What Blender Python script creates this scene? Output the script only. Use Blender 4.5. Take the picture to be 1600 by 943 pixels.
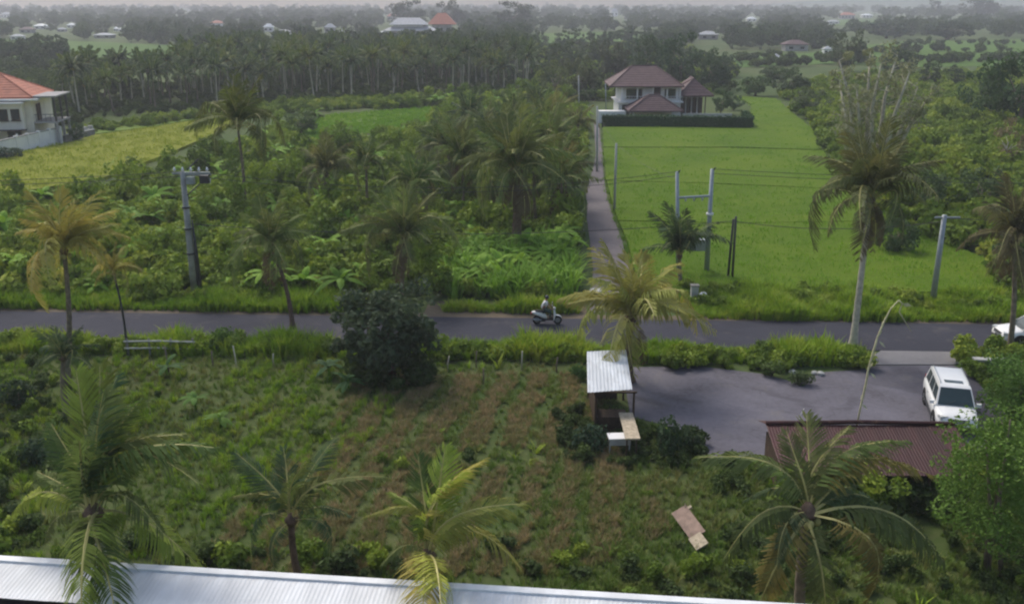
import bpy, bmesh, math, random
import numpy as np
from mathutils import Vector, Matrix, Quaternion

random.seed(7)
rng = np.random.default_rng(7)
R = math.radians
for o in list(bpy.data.objects):
    bpy.data.objects.remove(o)
scene = bpy.context.scene
COL = scene.collection

# ------------------------------------------------------------------ camera
H = 18.5
PITCH = R(17.28)
FPX = 1500.0
CP, SP = math.cos(PITCH), math.sin(PITCH)
cam_d = bpy.data.cameras.new('camera')
cam_d.sensor_width = 36.0
cam_d.lens = FPX / 1600 * 36
cam_d.clip_start = 0.1
cam_d.clip_end = 30000
cam = bpy.data.objects.new('camera', cam_d)
COL.objects.link(cam)
cam.location = (0, 0, H)
cam.rotation_euler = (math.pi / 2 - PITCH, 0, 0)
scene.camera = cam

# ------------------------------------------------------------------ world, sun, exposure
SUN_EL, SUN_AZ = 50.0, -30.0          # azimuth from +Y, positive to +X
world = bpy.data.worlds.new('World')
scene.world = world
world.use_nodes = True
wn = world.node_tree.nodes
wl = world.node_tree.links
for n in list(wn):
    wn.remove(n)
wo = wn.new('ShaderNodeOutputWorld')
wb = wn.new('ShaderNodeBackground')
sky = wn.new('ShaderNodeTexSky')
sky.sky_type = 'NISHITA'
sky.sun_disc = False
sky.sun_elevation = R(SUN_EL)
sky.sun_rotation = R(SUN_AZ)
sky.altitude = 100
sky.air_density = 1.3
sky.dust_density = 4.0
sky.ozone_density = 1.0
wb.inputs['Strength'].default_value = 0.12
wl.new(sky.outputs[0], wb.inputs['Color'])
wl.new(wb.outputs[0], wo.inputs['Surface'])

sun_d = bpy.data.lights.new('sun', 'SUN')
sun_d.energy = 1.5
sun_d.angle = R(16)
sun_d.color = (1.0, 0.95, 0.86)
sun = bpy.data.objects.new('sun', sun_d)
COL.objects.link(sun)
sd = Vector((math.sin(R(SUN_AZ)) * math.cos(R(SUN_EL)), math.cos(R(SUN_AZ)) * math.cos(R(SUN_EL)), math.sin(R(SUN_EL))))
sun.rotation_euler = sd.to_track_quat('Z', 'Y').to_euler()
sun.location = (0, 0, 60)

vs = scene.view_settings
vs.view_transform = 'Standard'
vs.look = 'None'
vs.exposure = 0.48
vs.gamma = 1.0
vs.use_curve_mapping = False
scene.render.engine = 'CYCLES'
cy = scene.cycles
cy.use_denoising = True
cy.max_bounces = 5
cy.diffuse_bounces = 3
cy.glossy_bounces = 2
cy.transmission_bounces = 3
cy.volume_bounces = 2
cy.transparent_max_bounces = 4
cy.filter_width = 2.2

# ------------------------------------------------------------------ pixel helpers
def ray(px, py):
    u = (px - 800) / FPX
    v = (py - 471.5) / FPX
    return u, CP - v * SP, SP + v * CP          # x, y, drop per unit depth

def P(px, py, z=0.0):
    """point on the horizontal plane at height z that this pixel of the photograph shows"""
    u, y, d = ray(px, py)
    t = (H - z) / d
    return Vector((u * t, y * t, z))

def at(px, py, Y):
    """point of this pixel's ray at ground distance Y"""
    u, y, d = ray(px, py)
    t = Y / y
    return Vector((u * t, Y, H - d * t))

def PP(pts, z=0.0):
    return [P(a, b, z) for a, b in pts]

def in_poly(x, y, poly):
    x = np.asarray(x); y = np.asarray(y)
    r = np.zeros(x.shape, bool)
    n = len(poly)
    j = n - 1
    for i in range(n):
        xi, yi = poly[i][0], poly[i][1]
        xj, yj = poly[j][0], poly[j][1]
        c = ((yi > y) != (yj > y)) & (x < (xj - xi) * (y - yi) / (yj - yi + 1e-12) + xi)
        r ^= c
        j = i
    return r

# ------------------------------------------------------------------ materials
def new_mat(name):
    m = bpy.data.materials.new(name)
    m.use_nodes = True
    nt = m.node_tree
    for n in list(nt.nodes):
        nt.nodes.remove(n)
    out = nt.nodes.new('ShaderNodeOutputMaterial')
    return m, nt, out

def ramp(nt, fac, stops):
    n = nt.nodes.new('ShaderNodeValToRGB')
    e = n.color_ramp.elements
    while len(e) < len(stops):
        e.new(0.5)
    for el, (p, c) in zip(e, stops):
        el.position = p
        el.color = (*c, 1)
    nt.links.new(fac, n.inputs[0])
    return n.outputs[0]

def noise(nt, scale, detail=3, vec=None, rough=0.55, dist=0.0):
    n = nt.nodes.new('ShaderNodeTexNoise')
    n.inputs['Scale'].default_value = scale
    n.inputs['Detail'].default_value = detail
    n.inputs['Roughness'].default_value = rough
    n.inputs['Distortion'].default_value = dist
    if vec is not None:
        nt.links.new(vec, n.inputs['Vector'])
    return n.outputs['Fac']

def pos(nt):
    return nt.nodes.new('ShaderNodeNewGeometry').outputs['Position']

def mixc(nt, a, b, fac, mode='MIX'):
    n = nt.nodes.new('ShaderNodeMix')
    n.data_type = 'RGBA'
    n.blend_type = mode
    if isinstance(fac, (int, float)):
        n.inputs[0].default_value = fac
    else:
        nt.links.new(fac, n.inputs[0])
    for s, v in ((6, a), (7, b)):
        if isinstance(v, tuple):
            n.inputs[s].default_value = (*v, 1)
        else:
            nt.links.new(v, n.inputs[s])
    return n.outputs[2]

def math_n(nt, op, a, b=None):
    n = nt.nodes.new('ShaderNodeMath')
    n.operation = op
    for i, v in enumerate((a, b)):
        if v is None:
            continue
        if isinstance(v, (int, float)):
            n.inputs[i].default_value = v
        else:
            nt.links.new(v, n.inputs[i])
    return n.outputs[0]

def principled(nt, out, color, rough=0.6, spec=0.3, metal=0.0, bump=None, bump_d=0.02):
    b = nt.nodes.new('ShaderNodeBsdfPrincipled')
    if isinstance(color, tuple):
        b.inputs['Base Color'].default_value = (*color, 1)
    else:
        nt.links.new(color, b.inputs['Base Color'])
    b.inputs['Roughness'].default_value = rough
    b.inputs['Specular IOR Level'].default_value = spec
    b.inputs['Metallic'].default_value = metal
    if bump is not None:
        bn = nt.nodes.new('ShaderNodeBump')
        bn.inputs['Strength'].default_value = 0.7
        bn.inputs['Distance'].default_value = bump_d
        nt.links.new(bump, bn.inputs['Height'])
        nt.links.new(bn.outputs[0], b.inputs['Normal'])
    if out is not None:
        nt.links.new(b.outputs[0], out.inputs['Surface'])
    return b

def simple(name, c, rough=0.6, spec=0.3, metal=0.0, var=0.25, scale=3.0, bump=0.0):
    """plain surface with mottling and wear"""
    m, nt, out = new_mat(name)
    p = nt.nodes.new('ShaderNodeTexCoord').outputs['Object']
    f = noise(nt, scale, 4, p)
    lo = tuple(x * (1 - var) for x in c)
    hi = tuple(min(1, x * (1 + var)) for x in c)
    col = ramp(nt, f, [(0.3, lo), (0.7, hi)])
    principled(nt, out, col, rough, spec, metal, f if bump else None, bump)
    return m

def leaf_mat(name, stops, patch=0.05, use_obj=False, transl=0.28, rough=0.5, patch_w=0.55):
    m, nt, out = new_mat(name)
    oi = nt.nodes.new('ShaderNodeObjectInfo')
    p = pos(nt)
    n1 = noise(nt, patch, 3, p)
    n2 = noise(nt, 1.7, 2, p)
    if use_obj:
        f = math_n(nt, 'ADD', math_n(nt, 'MULTIPLY', n2, 0.9), 0.55)
        col = mixc(nt, oi.outputs['Color'], f, 1.0, 'MULTIPLY')
    else:
        f = math_n(nt, 'ADD', math_n(nt, 'MULTIPLY', n1, patch_w * 1.6), math_n(nt, 'MULTIPLY', oi.outputs['Random'], 0.45))
        f = math_n(nt, 'ADD', f, math_n(nt, 'MULTIPLY', n2, 0.35))
        f = math_n(nt, 'SUBTRACT', f, 0.38)
        col = ramp(nt, f, stops)
    b = principled(nt, None, col, 0.65, 0.12)
    tr = nt.nodes.new('ShaderNodeBsdfTranslucent')
    nt.links.new(mixc(nt, col, (1.1, 1.15, 0.5), 0.35, 'MULTIPLY'), tr.inputs['Color'])
    mx = nt.nodes.new('ShaderNodeMixShader')
    mx.inputs[0].default_value = transl
    nt.links.new(b.outputs[0], mx.inputs[1])
    nt.links.new(tr.outputs[0], mx.inputs[2])
    nt.links.new(mx.outputs[0], out.inputs['Surface'])
    return m

M = {}
M['frond'] = leaf_mat('frond_leaf', None, use_obj=True)
M['rachis'] = simple('frond_stalk', (0.40, 0.36, 0.13), 0.55, var=0.3)
M['leaf_obj'] = leaf_mat('broad_leaf', None, use_obj=True)
M['scrub'] = leaf_mat('scrub_leaf', [(0.0, (0.072, 0.103, 0.021)), (.28, (0.124, 0.192, 0.030)), (.5, (0.203, 0.283, 0.038)), (.75, (0.310, 0.367, 0.050)), (1.0, (0.452, 0.383, 0.071))], 0.045)
M['grass'] = leaf_mat('grass_blade', [(0.0, (0.070, 0.136, 0.015)), (.35, (0.142, 0.257, 0.020)), (.7, (0.251, 0.371, 0.028)), (1.0, (0.346, 0.386, 0.054))], 0.16, patch_w=.8)
M['grass_field'] = leaf_mat('meadow_blade', [(0.0, (0.057, 0.113, 0.025)), (.35, (0.101, 0.186, 0.030)), (.7, (0.164, 0.227, 0.049)), (1.0, (0.243, 0.227, 0.085))], 0.16, patch_w=.8)
M['grass_dry'] = leaf_mat('dry_blade', [(0.0, (0.158, 0.151, 0.065)), (.4, (0.274, 0.236, 0.107)), (.75, (0.388, 0.283, 0.161)), (1.0, (0.499, 0.339, 0.215))], 0.15)
M['cane'] = leaf_mat('cane_blade', [(0.0, (0.095, 0.181, 0.022)), (.4, (0.171, 0.318, 0.034)), (.8, (0.266, 0.423, 0.050)), (1.0, (0.323, 0.423, 0.067))], 0.12)
M['rice_blade'] = leaf_mat('rice_blade', [(0.0, (0.102, 0.216, 0.018)), (.35, (0.160, 0.310, 0.023)), (.7, (0.224, 0.379, 0.031)), (1.0, (0.299, 0.414, 0.044))], 0.05, patch_w=.6)
M['ripe_blade'] = leaf_mat('ripe_blade', [(0.0, (0.212, 0.266, 0.027)), (.5, (0.311, 0.361, 0.042)), (1.0, (0.397, 0.423, 0.065))], 0.05)
M['wood_leaf'] = leaf_mat('far_leaf', [(0.0, (0.037, 0.063, 0.032)), (.35, (0.060, 0.098, 0.043)), (.7, (0.088, 0.132, 0.054)), (1.0, (0.125, 0.149, 0.068))], 0.004)
M['under'] = leaf_mat('undergrowth_leaf', [(0.0, (0.039, 0.064, 0.023)), (.5, (0.071, 0.108, 0.032)), (1.0, (0.124, 0.172, 0.044))], 0.03)
M['bark'] = simple('bark', (0.19, 0.15, 0.11), 0.85, var=0.4, scale=4, bump=0.03)
M['bark_pale'] = simple('bark_pale', (0.450, 0.413, 0.324), 0.85, var=0.3, scale=4, bump=0.03)
M['bark_brown'] = simple('bark_brown', (0.13, 0.085, 0.06), 0.9, var=0.4, scale=5, bump=0.03)
M['concrete'] = simple('concrete', (0.40, 0.40, 0.38), 0.85, var=0.2, scale=2)
M['concrete_old'] = simple('concrete_old', (0.22, 0.21, 0.19), 0.9, var=0.35, scale=2)
M['pole_old'] = simple('pole_concrete', (0.30, 0.30, 0.28), 0.85, var=0.3, scale=1.5)
M['white_wall'] = simple('white_render', (0.74, 0.73, 0.72), 0.8, var=0.08, scale=.7)
M['cream_wall'] = simple('cream_render', (0.74, 0.69, 0.58), 0.8, var=0.1, scale=.7)
M['grey_wall'] = simple('grey_render', (0.32, 0.31, 0.31), 0.85, var=0.2, scale=.8)
M['glass'] = simple('window_glass', (0.03, 0.035, 0.04), 0.12, 0.6, var=0.2)
M['dark_metal'] = simple('dark_metal', (0.035, 0.035, 0.04), 0.5, 0.4, var=0.3)
M['wood_dark'] = simple('dark_wood', (0.07, 0.045, 0.03), 0.7, var=0.35, scale=6)
M['wood_pale'] = simple('pale_wood', (0.42, 0.35, 0.25), 0.75, var=0.3, scale=8)
M['board_pink'] = simple('pink_board', (0.27, 0.19, 0.15), 0.8, var=0.3, scale=4)
M['bamboo'] = simple('bamboo', (0.60, 0.55, 0.32), 0.5, var=0.25, scale=3)
M['galv'] = simple('galvanised', (0.30, 0.33, 0.35), 0.45, 0.5, 0.3, var=0.15)
M['car_white'] = simple('white_paint', (0.80, 0.80, 0.79), 0.18, 0.5, var=0.02)
M['car_glass'] = simple('car_glass', (0.025, 0.045, 0.045), 0.06, 0.7, var=0.1)
M['rubber'] = simple('rubber', (0.02, 0.02, 0.02), 0.85, var=0.3)
M['rim'] = simple('alloy', (0.42, 0.43, 0.44), 0.3, 0.5, 0.7, var=0.1)
M['lamp'] = simple('lamp_lens', (0.55, 0.56, 0.55), 0.1, 0.7, var=0.1)
M['lamp_red'] = simple('lamp_red', (0.35, 0.02, 0.02), 0.2, 0.6, var=0.1)
M['skin'] = simple('skin', (0.36, 0.20, 0.13), 0.55, var=0.08)
M['shirt'] = simple('grey_shirt', (0.70, 0.70, 0.69), 0.85, var=0.12, scale=6)
M['trousers'] = simple('green_trousers', (0.045, 0.075, 0.06), 0.85, var=0.2, scale=6)
M['helmet'] = simple('dark_helmet', (0.03, 0.035, 0.04), 0.25, 0.5, var=0.1)
M['shoe'] = simple('shoe', (0.04, 0.035, 0.03), 0.7, var=0.1)
M['scooter_white'] = simple('scooter_paint', (0.78, 0.78, 0.74), 0.25, 0.5, var=0.05)
M['hedge'] = leaf_mat('hedge_leaf', [(0, (.02, .05, .018)), (.5, (.03, .075, .025)), (1, (.045, .10, .03))], 0.1)

def sheet_metal(name, c, stain, amt=0.35, vary=.12, rust=(.16, .09, .055), rust_amt=.12):
    m, nt, out = new_mat(name)
    p = nt.nodes.new('ShaderNodeTexCoord').outputs['Object']
    mp = nt.nodes.new('ShaderNodeMapping')
    mp.inputs['Scale'].default_value = (1.0, 0.25, 1.0)
    nt.links.new(p, mp.inputs[0])
    f = noise(nt, 3.0, 5, mp.outputs[0])
    g = noise(nt, 0.7, 3, p)
    col = mixc(nt, c, stain, math_n(nt, 'MULTIPLY', ramp(nt, f, [(.42, (0, 0, 0)), (.75, (1, 1, 1))]), amt))
    col = mixc(nt, col, tuple(x * .8 for x in c), ramp(nt, g, [(.45, (0, 0, 0)), (.65, (1, 1, 1))]))
    oi = nt.nodes.new('ShaderNodeObjectInfo')
    k = math_n(nt, 'ADD', math_n(nt, 'MULTIPLY', oi.outputs['Random'], vary), 1.0 - vary)
    col = mixc(nt, col, k, 1.0, 'MULTIPLY')
    rz_ = noise(nt, 2.2, 6, p, .7)
    col = mixc(nt, col, rust, math_n(nt, 'MULTIPLY', ramp(nt, rz_, [(.58, (0, 0, 0)), (.68, (1, 1, 1))]), rust_amt))
    principled(nt, out, col, 0.6, 0.3)
    return m
M['tin_white'] = sheet_metal('white_roof_sheet', (0.80, 0.82, 0.84), (0.5, 0.5, 0.5), 0.45)
M['tin_kiosk'] = sheet_metal('kiosk_sheet', (0.66, 0.70, 0.74), (0.22, 0.22, 0.22), 0.8)
M['tin_red'] = sheet_metal('red_roof_sheet', (0.086, 0.027, 0.027), (0.045, 0.030, 0.025), 0.6, vary=.45, rust_amt=.6)

def tiles_mat(name, c, pitch=0.28, var=0.3):
    m, nt, out = new_mat(name)
    p = nt.nodes.new('ShaderNodeTexCoord').outputs['Object']
    f = noise(nt, 1.2, 5, p)
    g = noise(nt, 9.0, 2, p)
    s = math_n(nt, 'ADD', math_n(nt, 'MULTIPLY', f, .7), math_n(nt, 'MULTIPLY', g, .3))
    col = ramp(nt, s, [(.3, tuple(x * (1 - var) for x in c)), (.7, tuple(x * (1 + var) for x in c))])
    principled(nt, out, col, 0.75, 0.3, 0, g, 0.02)
    return m
M['tile_red'] = tiles_mat('red_tile', (0.42, 0.15, 0.095))
M['tile_maroon'] = tiles_mat('maroon_tile', (0.115, 0.072, 0.075))
M['tile_grey'] = tiles_mat('grey_tile', (0.40, 0.41, 0.43))
M['tile_dark'] = tiles_mat('dark_tile', (0.06, 0.045, 0.05))

def paving_mat(name, stops, crack=.5, patch=.5):
    m, nt, out = new_mat(name)
    p = pos(nt)
    f = noise(nt, .3, 5, p, .6, .4); g = noise(nt, 4, 4, p, .65)
    col = ramp(nt, math_n(nt, 'ADD', math_n(nt, 'MULTIPLY', f, .6), math_n(nt, 'MULTIPLY', g, .4)), stops)
    vo = nt.nodes.new('ShaderNodeTexVoronoi'); vo.feature = 'DISTANCE_TO_EDGE'; vo.inputs['Scale'].default_value = .38
    wv = nt.nodes.new('ShaderNodeVectorMath'); wv.operation = 'ADD'
    nn = nt.nodes.new('ShaderNodeTexNoise'); nn.inputs['Scale'].default_value = .8; nt.links.new(p, nn.inputs['Vector'])
    nt.links.new(p, wv.inputs[0]); nt.links.new(nn.outputs['Color'], wv.inputs[1]); nt.links.new(wv.outputs[0], vo.inputs['Vector'])
    cr = ramp(nt, vo.outputs['Distance'], [(.004, (1, 1, 1)), (.02, (0, 0, 0))])
    dk = tuple(q * .5 for q in stops[0][1])
    col = mixc(nt, col, dk, math_n(nt, 'MULTIPLY', cr, crack))
    pt = ramp(nt, noise(nt, .16, 3, p, .5, .8), [(.54, (0, 0, 0)), (.58, (1, 1, 1))])
    col = mixc(nt, col, tuple(q * .7 for q in stops[0][1]), math_n(nt, 'MULTIPLY', pt, patch))
    du = ramp(nt, noise(nt, .45, 5, p, .7), [(.56, (0, 0, 0)), (.75, (1, 1, 1))])
    col = mixc(nt, col, (.2, .18, .15), math_n(nt, 'MULTIPLY', du, .35))
    principled(nt, out, col, .9, .15, 0, g, .02)
    return m

def ground_mat(name, stops, s1, s2, bump=0.05, s3=None):
    m, nt, out = new_mat(name)
    p = pos(nt)
    f = noise(nt, s1, 5, p, 0.6, 0.4)
    g = noise(nt, s2, 4, p, 0.65)
    s = math_n(nt, 'ADD', math_n(nt, 'MULTIPLY', f, .6), math_n(nt, 'MULTIPLY', g, .4))
    col = ramp(nt, s, stops)
    principled(nt, out, col, 0.95, 0.1, 0, g, bump)
    return m
M['ground'] = ground_mat('earth_green', [(.3, (.04, .065, .017)), (.45, (.06, .095, .028)), (.58, (.085, .105, .04)), (.72, (.11, .10, .05))], 0.03, 1.8)
M['rice'] = ground_mat('rice_green', [(.3, (0.058, 0.107, 0.007)), (.42, (0.075, 0.137, 0.008)), (.52, (0.094, 0.156, 0.010)), (.64, (0.120, 0.173, 0.013))], 0.11, 3.2, 0.25)
M['rice_yellow'] = ground_mat('rice_ripe', [(.28, (0.132, 0.163, 0.016)), (.5, (0.184, 0.204, 0.023)), (.72, (0.228, 0.234, 0.032))], 0.05, 2.2, 0.12)
M['grass_strip'] = ground_mat('strip_green', [(.3, (0.090, 0.147, 0.026)), (.5, (0.124, 0.192, 0.034)), (.7, (0.168, 0.214, 0.045))], 0.05, 1.0, 0.12)
M['farfield'] = ground_mat('far_field', [(.3, (0.048, 0.102, 0.019)), (.5, (0.071, 0.138, 0.023)), (.7, (0.113, 0.160, 0.032))], 0.012, 0.4, 0.1)
M['meadow'] = ground_mat('meadow_soil', [(.3, (0.040, 0.074, 0.018)), (.45, (0.062, 0.090, 0.026)), (.6, (0.091, 0.105, 0.040)), (.75, (0.115, 0.121, 0.055))], 0.13, 1.6, 0.08)
M['dirt'] = ground_mat('dirt', [(.3, (.09, .075, .05)), (.5, (.13, .105, .075)), (.7, (.18, .145, .10))], 0.3, 3, 0.05)
M['asphalt'] = paving_mat('asphalt', [(.3, (0.036, 0.037, 0.049)), (.5, (0.044, 0.045, 0.059)), (.7, (0.055, 0.056, 0.070))], .1, .25)
M['lane'] = paving_mat('old_lane', [(.3, (0.120, 0.109, 0.115)), (.5, (0.156, 0.138, 0.144)), (.7, (0.192, 0.172, 0.172))], .2, .4)
M['parking'] = paving_mat('worn_asphalt', [(.28, (0.072, 0.067, 0.077)), (.45, (0.117, 0.111, 0.131)), (.6, (0.143, 0.137, 0.164)), (.75, (0.174, 0.162, 0.182))], .16, .4)
M['apron'] = ground_mat('grey_concrete', [(.3, (0.157, 0.153, 0.160)), (.5, (0.191, 0.186, 0.194)), (.7, (0.223, 0.215, 0.220))], 0.4, 3, 0.01)
M['hill'] = ground_mat('hill', [(.3, (.05, .08, .05)), (.7, (.08, .11, .06))], 0.002, 0.02, 1)

# ------------------------------------------------------------------ mesh builder
class MB:
    def __init__(s):
        s.v = []; s.f = []; s.m = []
    def add(s, vs, fs, mi=0):
        b = len(s.v)
        s.v += [tuple(v) for v in vs]
        s.f += [tuple(i + b for i in f) for f in fs]
        s.m += [mi] * len(fs)
        return s
    def box(s, c, d, rz=0, mi=0, taper=1.0, mat=None):
        x, y, z = d[0] / 2, d[1] / 2, d[2] / 2
        vs = []
        for k, (a, b, e) in enumerate([(-1, -1, -1), (1, -1, -1), (1, 1, -1), (-1, 1, -1), (-1, -1, 1), (1, -1, 1), (1, 1, 1), (-1, 1, 1)]):
            t = taper if e > 0 else 1
            q = Vector((a * x * t, b * y * t, e * z))
            if mat is not None:
                q = mat @ q
            if rz:
                q = Vector((q.x * math.cos(rz) - q.y * math.sin(rz), q.x * math.sin(rz) + q.y * math.cos(rz), q.z))
            vs.append(q + Vector(c))
        return s.add(vs, [(0, 3, 2, 1), (4, 5, 6, 7), (0, 1, 5, 4), (1, 2, 6, 5), (2, 3, 7, 6), (3, 0, 4, 7)], mi)
    def tube(s, pts, rad, n=8, mi=0, cap=True):
        pts = [Vector(p) for p in pts]
        if isinstance(rad, (int, float)):
            rad = [rad] * len(pts)
        vs = []
        prev = None
        for i, p in enumerate(pts):
            t = (pts[min(i + 1, len(pts) - 1)] - pts[max(i - 1, 0)]).normalized()
            a = Vector((1, 0, 0)) if abs(t.x) < .9 else Vector((0, 1, 0))
            if prev is not None:
                a = prev
            x = (a - t * a.dot(t)).normalized()
            prev = x
            y = t.cross(x)
            for k in range(n):
                an = 2 * math.pi * k / n
                vs.append(p + (x * math.cos(an) + y * math.sin(an)) * rad[i])
        fs = []
        for i in range(len(pts) - 1):
            for k in range(n):
                a, b = i * n + k, i * n + (k + 1) % n
                fs.append((a, b, b + n, a + n))
        if cap:
            fs.append(tuple(reversed(range(n))))
            fs.append(tuple(range((len(pts) - 1) * n, len(pts) * n)))
        return s.add(vs, fs, mi)
    def prism(s, poly, z0, z1, mi=0):
        n = len(poly)
        vs = [(p[0], p[1], z0) for p in poly] + [(p[0], p[1], z1) for p in poly]
        fs = [tuple(reversed(range(n))), tuple(range(n, 2 * n))]
        for i in range(n):
            j = (i + 1) % n
            fs.append((i, j, j + n, i + n))
        return s.add(vs, fs, mi)
    def loft(s, rings, mi=0, cap=True):
        n = len(rings[0])
        vs = [p for r in rings for p in r]
        fs = []
        for i in range(len(rings) - 1):
            for k in range(n):
                a, b = i * n + k, i * n + (k + 1) % n
                fs.append((a, b, b + n, a + n))
        if cap:
            fs.append(tuple(reversed(range(n))))
            fs.append(tuple(range((len(rings) - 1) * n, len(rings) * n)))
        return s.add(vs, fs, mi)
    def mesh(s, name, mats, smooth=False):
        me = bpy.data.meshes.new(name)
        me.from_pydata(s.v, [], s.f)
        if not isinstance(mats, (list, tuple)):
            mats = [mats]
        for m in mats:
            me.materials.append(m)
        if len(mats) > 1:
            me.polygons.foreach_set('material_index', s.m)
        if smooth:
            me.polygons.foreach_set('use_smooth', [True] * len(s.f))
        me.update()
        return me
    def build(s, name, mats, parent=None, smooth=False, loc=None):
        o = bpy.data.objects.new(name, s.mesh(name, mats, smooth))
        COL.objects.link(o)
        if parent is not None:
            o.parent = parent
        if loc is not None:
            o.location = loc
        return o

def obj(name, me, parent=None, loc=(0, 0, 0), rot=None, scale=None, color=None):
    o = bpy.data.objects.new(name, me)
    COL.objects.link(o)
    if parent is not None:
        o.parent = parent
    o.location = loc
    if rot is not None:
        o.rotation_euler = rot
    if scale is not None:
        o.scale = scale
    if color is not None:
        o.color = (*color, 1)
    return o

def tag(o, label=None, cat=None, group=None, kind=None):
    if label: o['label'] = label
    if cat: o['category'] = cat
    if group: o['group'] = group
    if kind: o['kind'] = kind
    return o

def thing(name, label, cat, loc=(0, 0, 0), rz=0, group=None):
    o = bpy.data.objects.new(name, None)
    COL.objects.link(o)
    o.location = loc
    o.rotation_euler = (0, 0, rz)
    return tag(o, label, cat, group)

def poly_area_tri(poly):
    return poly

def sheet(name, pts, z, mat, thick=0.0, kind='structure', label=None, cat=None):
    """flat piece of the setting following a polygon of ground points"""
    mb = MB()
    if thick:
        mb.prism([(p[0], p[1]) for p in pts], z - thick, z)
    else:
        mb.add([(p[0], p[1], z) for p in pts], [tuple(range(len(pts)))])
    me = mb.mesh(name, mat)
    bm = bmesh.new(); bm.from_mesh(me)
    bmesh.ops.triangulate(bm, faces=bm.faces)
    bmesh.ops.recalc_face_normals(bm, faces=bm.faces)
    bm.to_mesh(me); bm.free()
    o = bpy.data.objects.new(name, me)
    COL.objects.link(o)
    return tag(o, label, cat, kind=kind)

# ------------------------------------------------------------------ the setting
g = MB()
ys = [-60, 0, 30, 60, 100, 160, 250, 400, 700, 1200, 1900, 2600]
for a, b in zip(ys[:-1], ys[1:]):
    g.add([(-2400, a, 0), (2400, a, 0), (2400, b, 0), (-2400, b, 0)], [(0, 1, 2, 3)])
tag(g.build('ground', M['ground']), kind='structure')

# road: far edge runs from (0,487) to (1600,508)
ra, rb = P(0, 487), P(1600, 508)
rd = (rb - ra).normalized()
rn = Vector((rd.y, -rd.x, 0))                    # towards the camera
ROADW = 4.9
ra0, rb0 = ra - rd * 260, rb + rd * 260
def road_pt(px, off):
    """point beside the road straight below pixel column px; off metres nearer than the far edge"""
    q = P(px, 487 + 21 * px / 1600)
    return q + rn * off
sheet('road', [ra0, rb0, rb0 + rn * ROADW, ra0 + rn * ROADW], 0.05, M['asphalt'], 0.12)
sheet('road_shoulder', [ra0 - rn * 0.9, rb0 - rn * 0.9, rb0 - rn * 0.02, ra0 - rn * 0.02], 0.02, M['dirt'])

sheet('dirt_verge', [road_pt(660, -3.4), road_pt(918, -3.2), road_pt(918, -.91), road_pt(660, -.91)], 0.016, M['dirt'])
lane_px_l = [(921, 489), (925, 450), (927, 420), (922, 380), (917, 340), (915, 310), (921, 282), (927, 262), (931, 240), (929, 215), (928, 190)]
lane_px_r = [(996, 489), (989, 450), (983, 420), (973, 380), (958, 340), (949, 310), (944, 282), (942, 262), (941, 240), (938, 215), (936, 190)]
sheet('lane', PP(lane_px_l) + PP(lane_px_r)[::-1], 0.035, M['lane'], 0.1)

park_px = [(972, 574), (1090, 572), (1190, 584), (1240, 597), (1290, 581), (1345, 578), (1345, 571), (1490, 571), (1508, 580), (1530, 600), (1575, 650), (1560, 715), (1100, 715), (1060, 670), (985, 650)]
sheet('parking_area', PP(park_px), 0.024, M['parking'], 0.08)
apron = [P(1345, 570), P(1490, 570), road_pt(1505, ROADW + .02), road_pt(1335, ROADW + .02)]
sheet('driveway_apron', apron, 0.045, M['apron'], 0.1)

meadow_px = [(-80, 545), (430, 548), (930, 560), (975, 575), (985, 655), (1060, 672), (1100, 718), (1600, 718), (1700, 760), (1700, 1100), (-80, 1100)]
sheet('meadow_ground', PP(meadow_px), 0.008, M['meadow'])

def field(name, pts_px, z, mat, res=1.6, amp=0.10, edge=0.6, seed=1):
    """crop canopy: a gently uneven raised sheet with a skirt down to the soil"""
    poly = PP(pts_px)
    xs = [p.x for p in poly]; yy = [p.y for p in poly]
    bm = bmesh.new()
    vsb = [bm.verts.new((p.x, p.y, 0)) for p in poly]
    f = bm.faces.new(vsb)
    bmesh.ops.triangulate(bm, faces=[f])
    x = math.floor(min(xs)) + res
    while x < max(xs):
        bmesh.ops.bisect_plane(bm, geom=bm.verts[:] + bm.edges[:] + bm.faces[:], plane_co=(x, 0, 0), plane_no=(1, 0, 0)); x += res
    y = math.floor(min(yy)) + res
    while y < max(yy):
        bmesh.ops.bisect_plane(bm, geom=bm.verts[:] + bm.edges[:] + bm.faces[:], plane_co=(0, y, 0), plane_no=(0, 1, 0)); y += res
    r2 = np.random.default_rng(seed)
    bound = set(v for e in bm.edges if e.is_boundary for v in e.verts)
    for v in bm.verts:
        v.co.z = z + r2.normal() * amp
    be = [e for e in bm.edges if e.is_boundary]
    ex = bmesh.ops.extrude_edge_only(bm, edges=be)
    for v in ex['geom']:
        if isinstance(v, bmesh.types.BMVert): v.co.z = 0.004
    bmesh.ops.recalc_face_normals(bm, faces=bm.faces)
    me = bpy.data.meshes.new(name)
    bm.to_mesh(me); bm.free()
    if me.polygons and me.polygons[0].normal.z < 0:
        me.flip_normals()
    me.materials.append(mat)
    o = bpy.data.objects.new(name, me)
    COL.objects.link(o)
    return tag(o, kind='structure')

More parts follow.
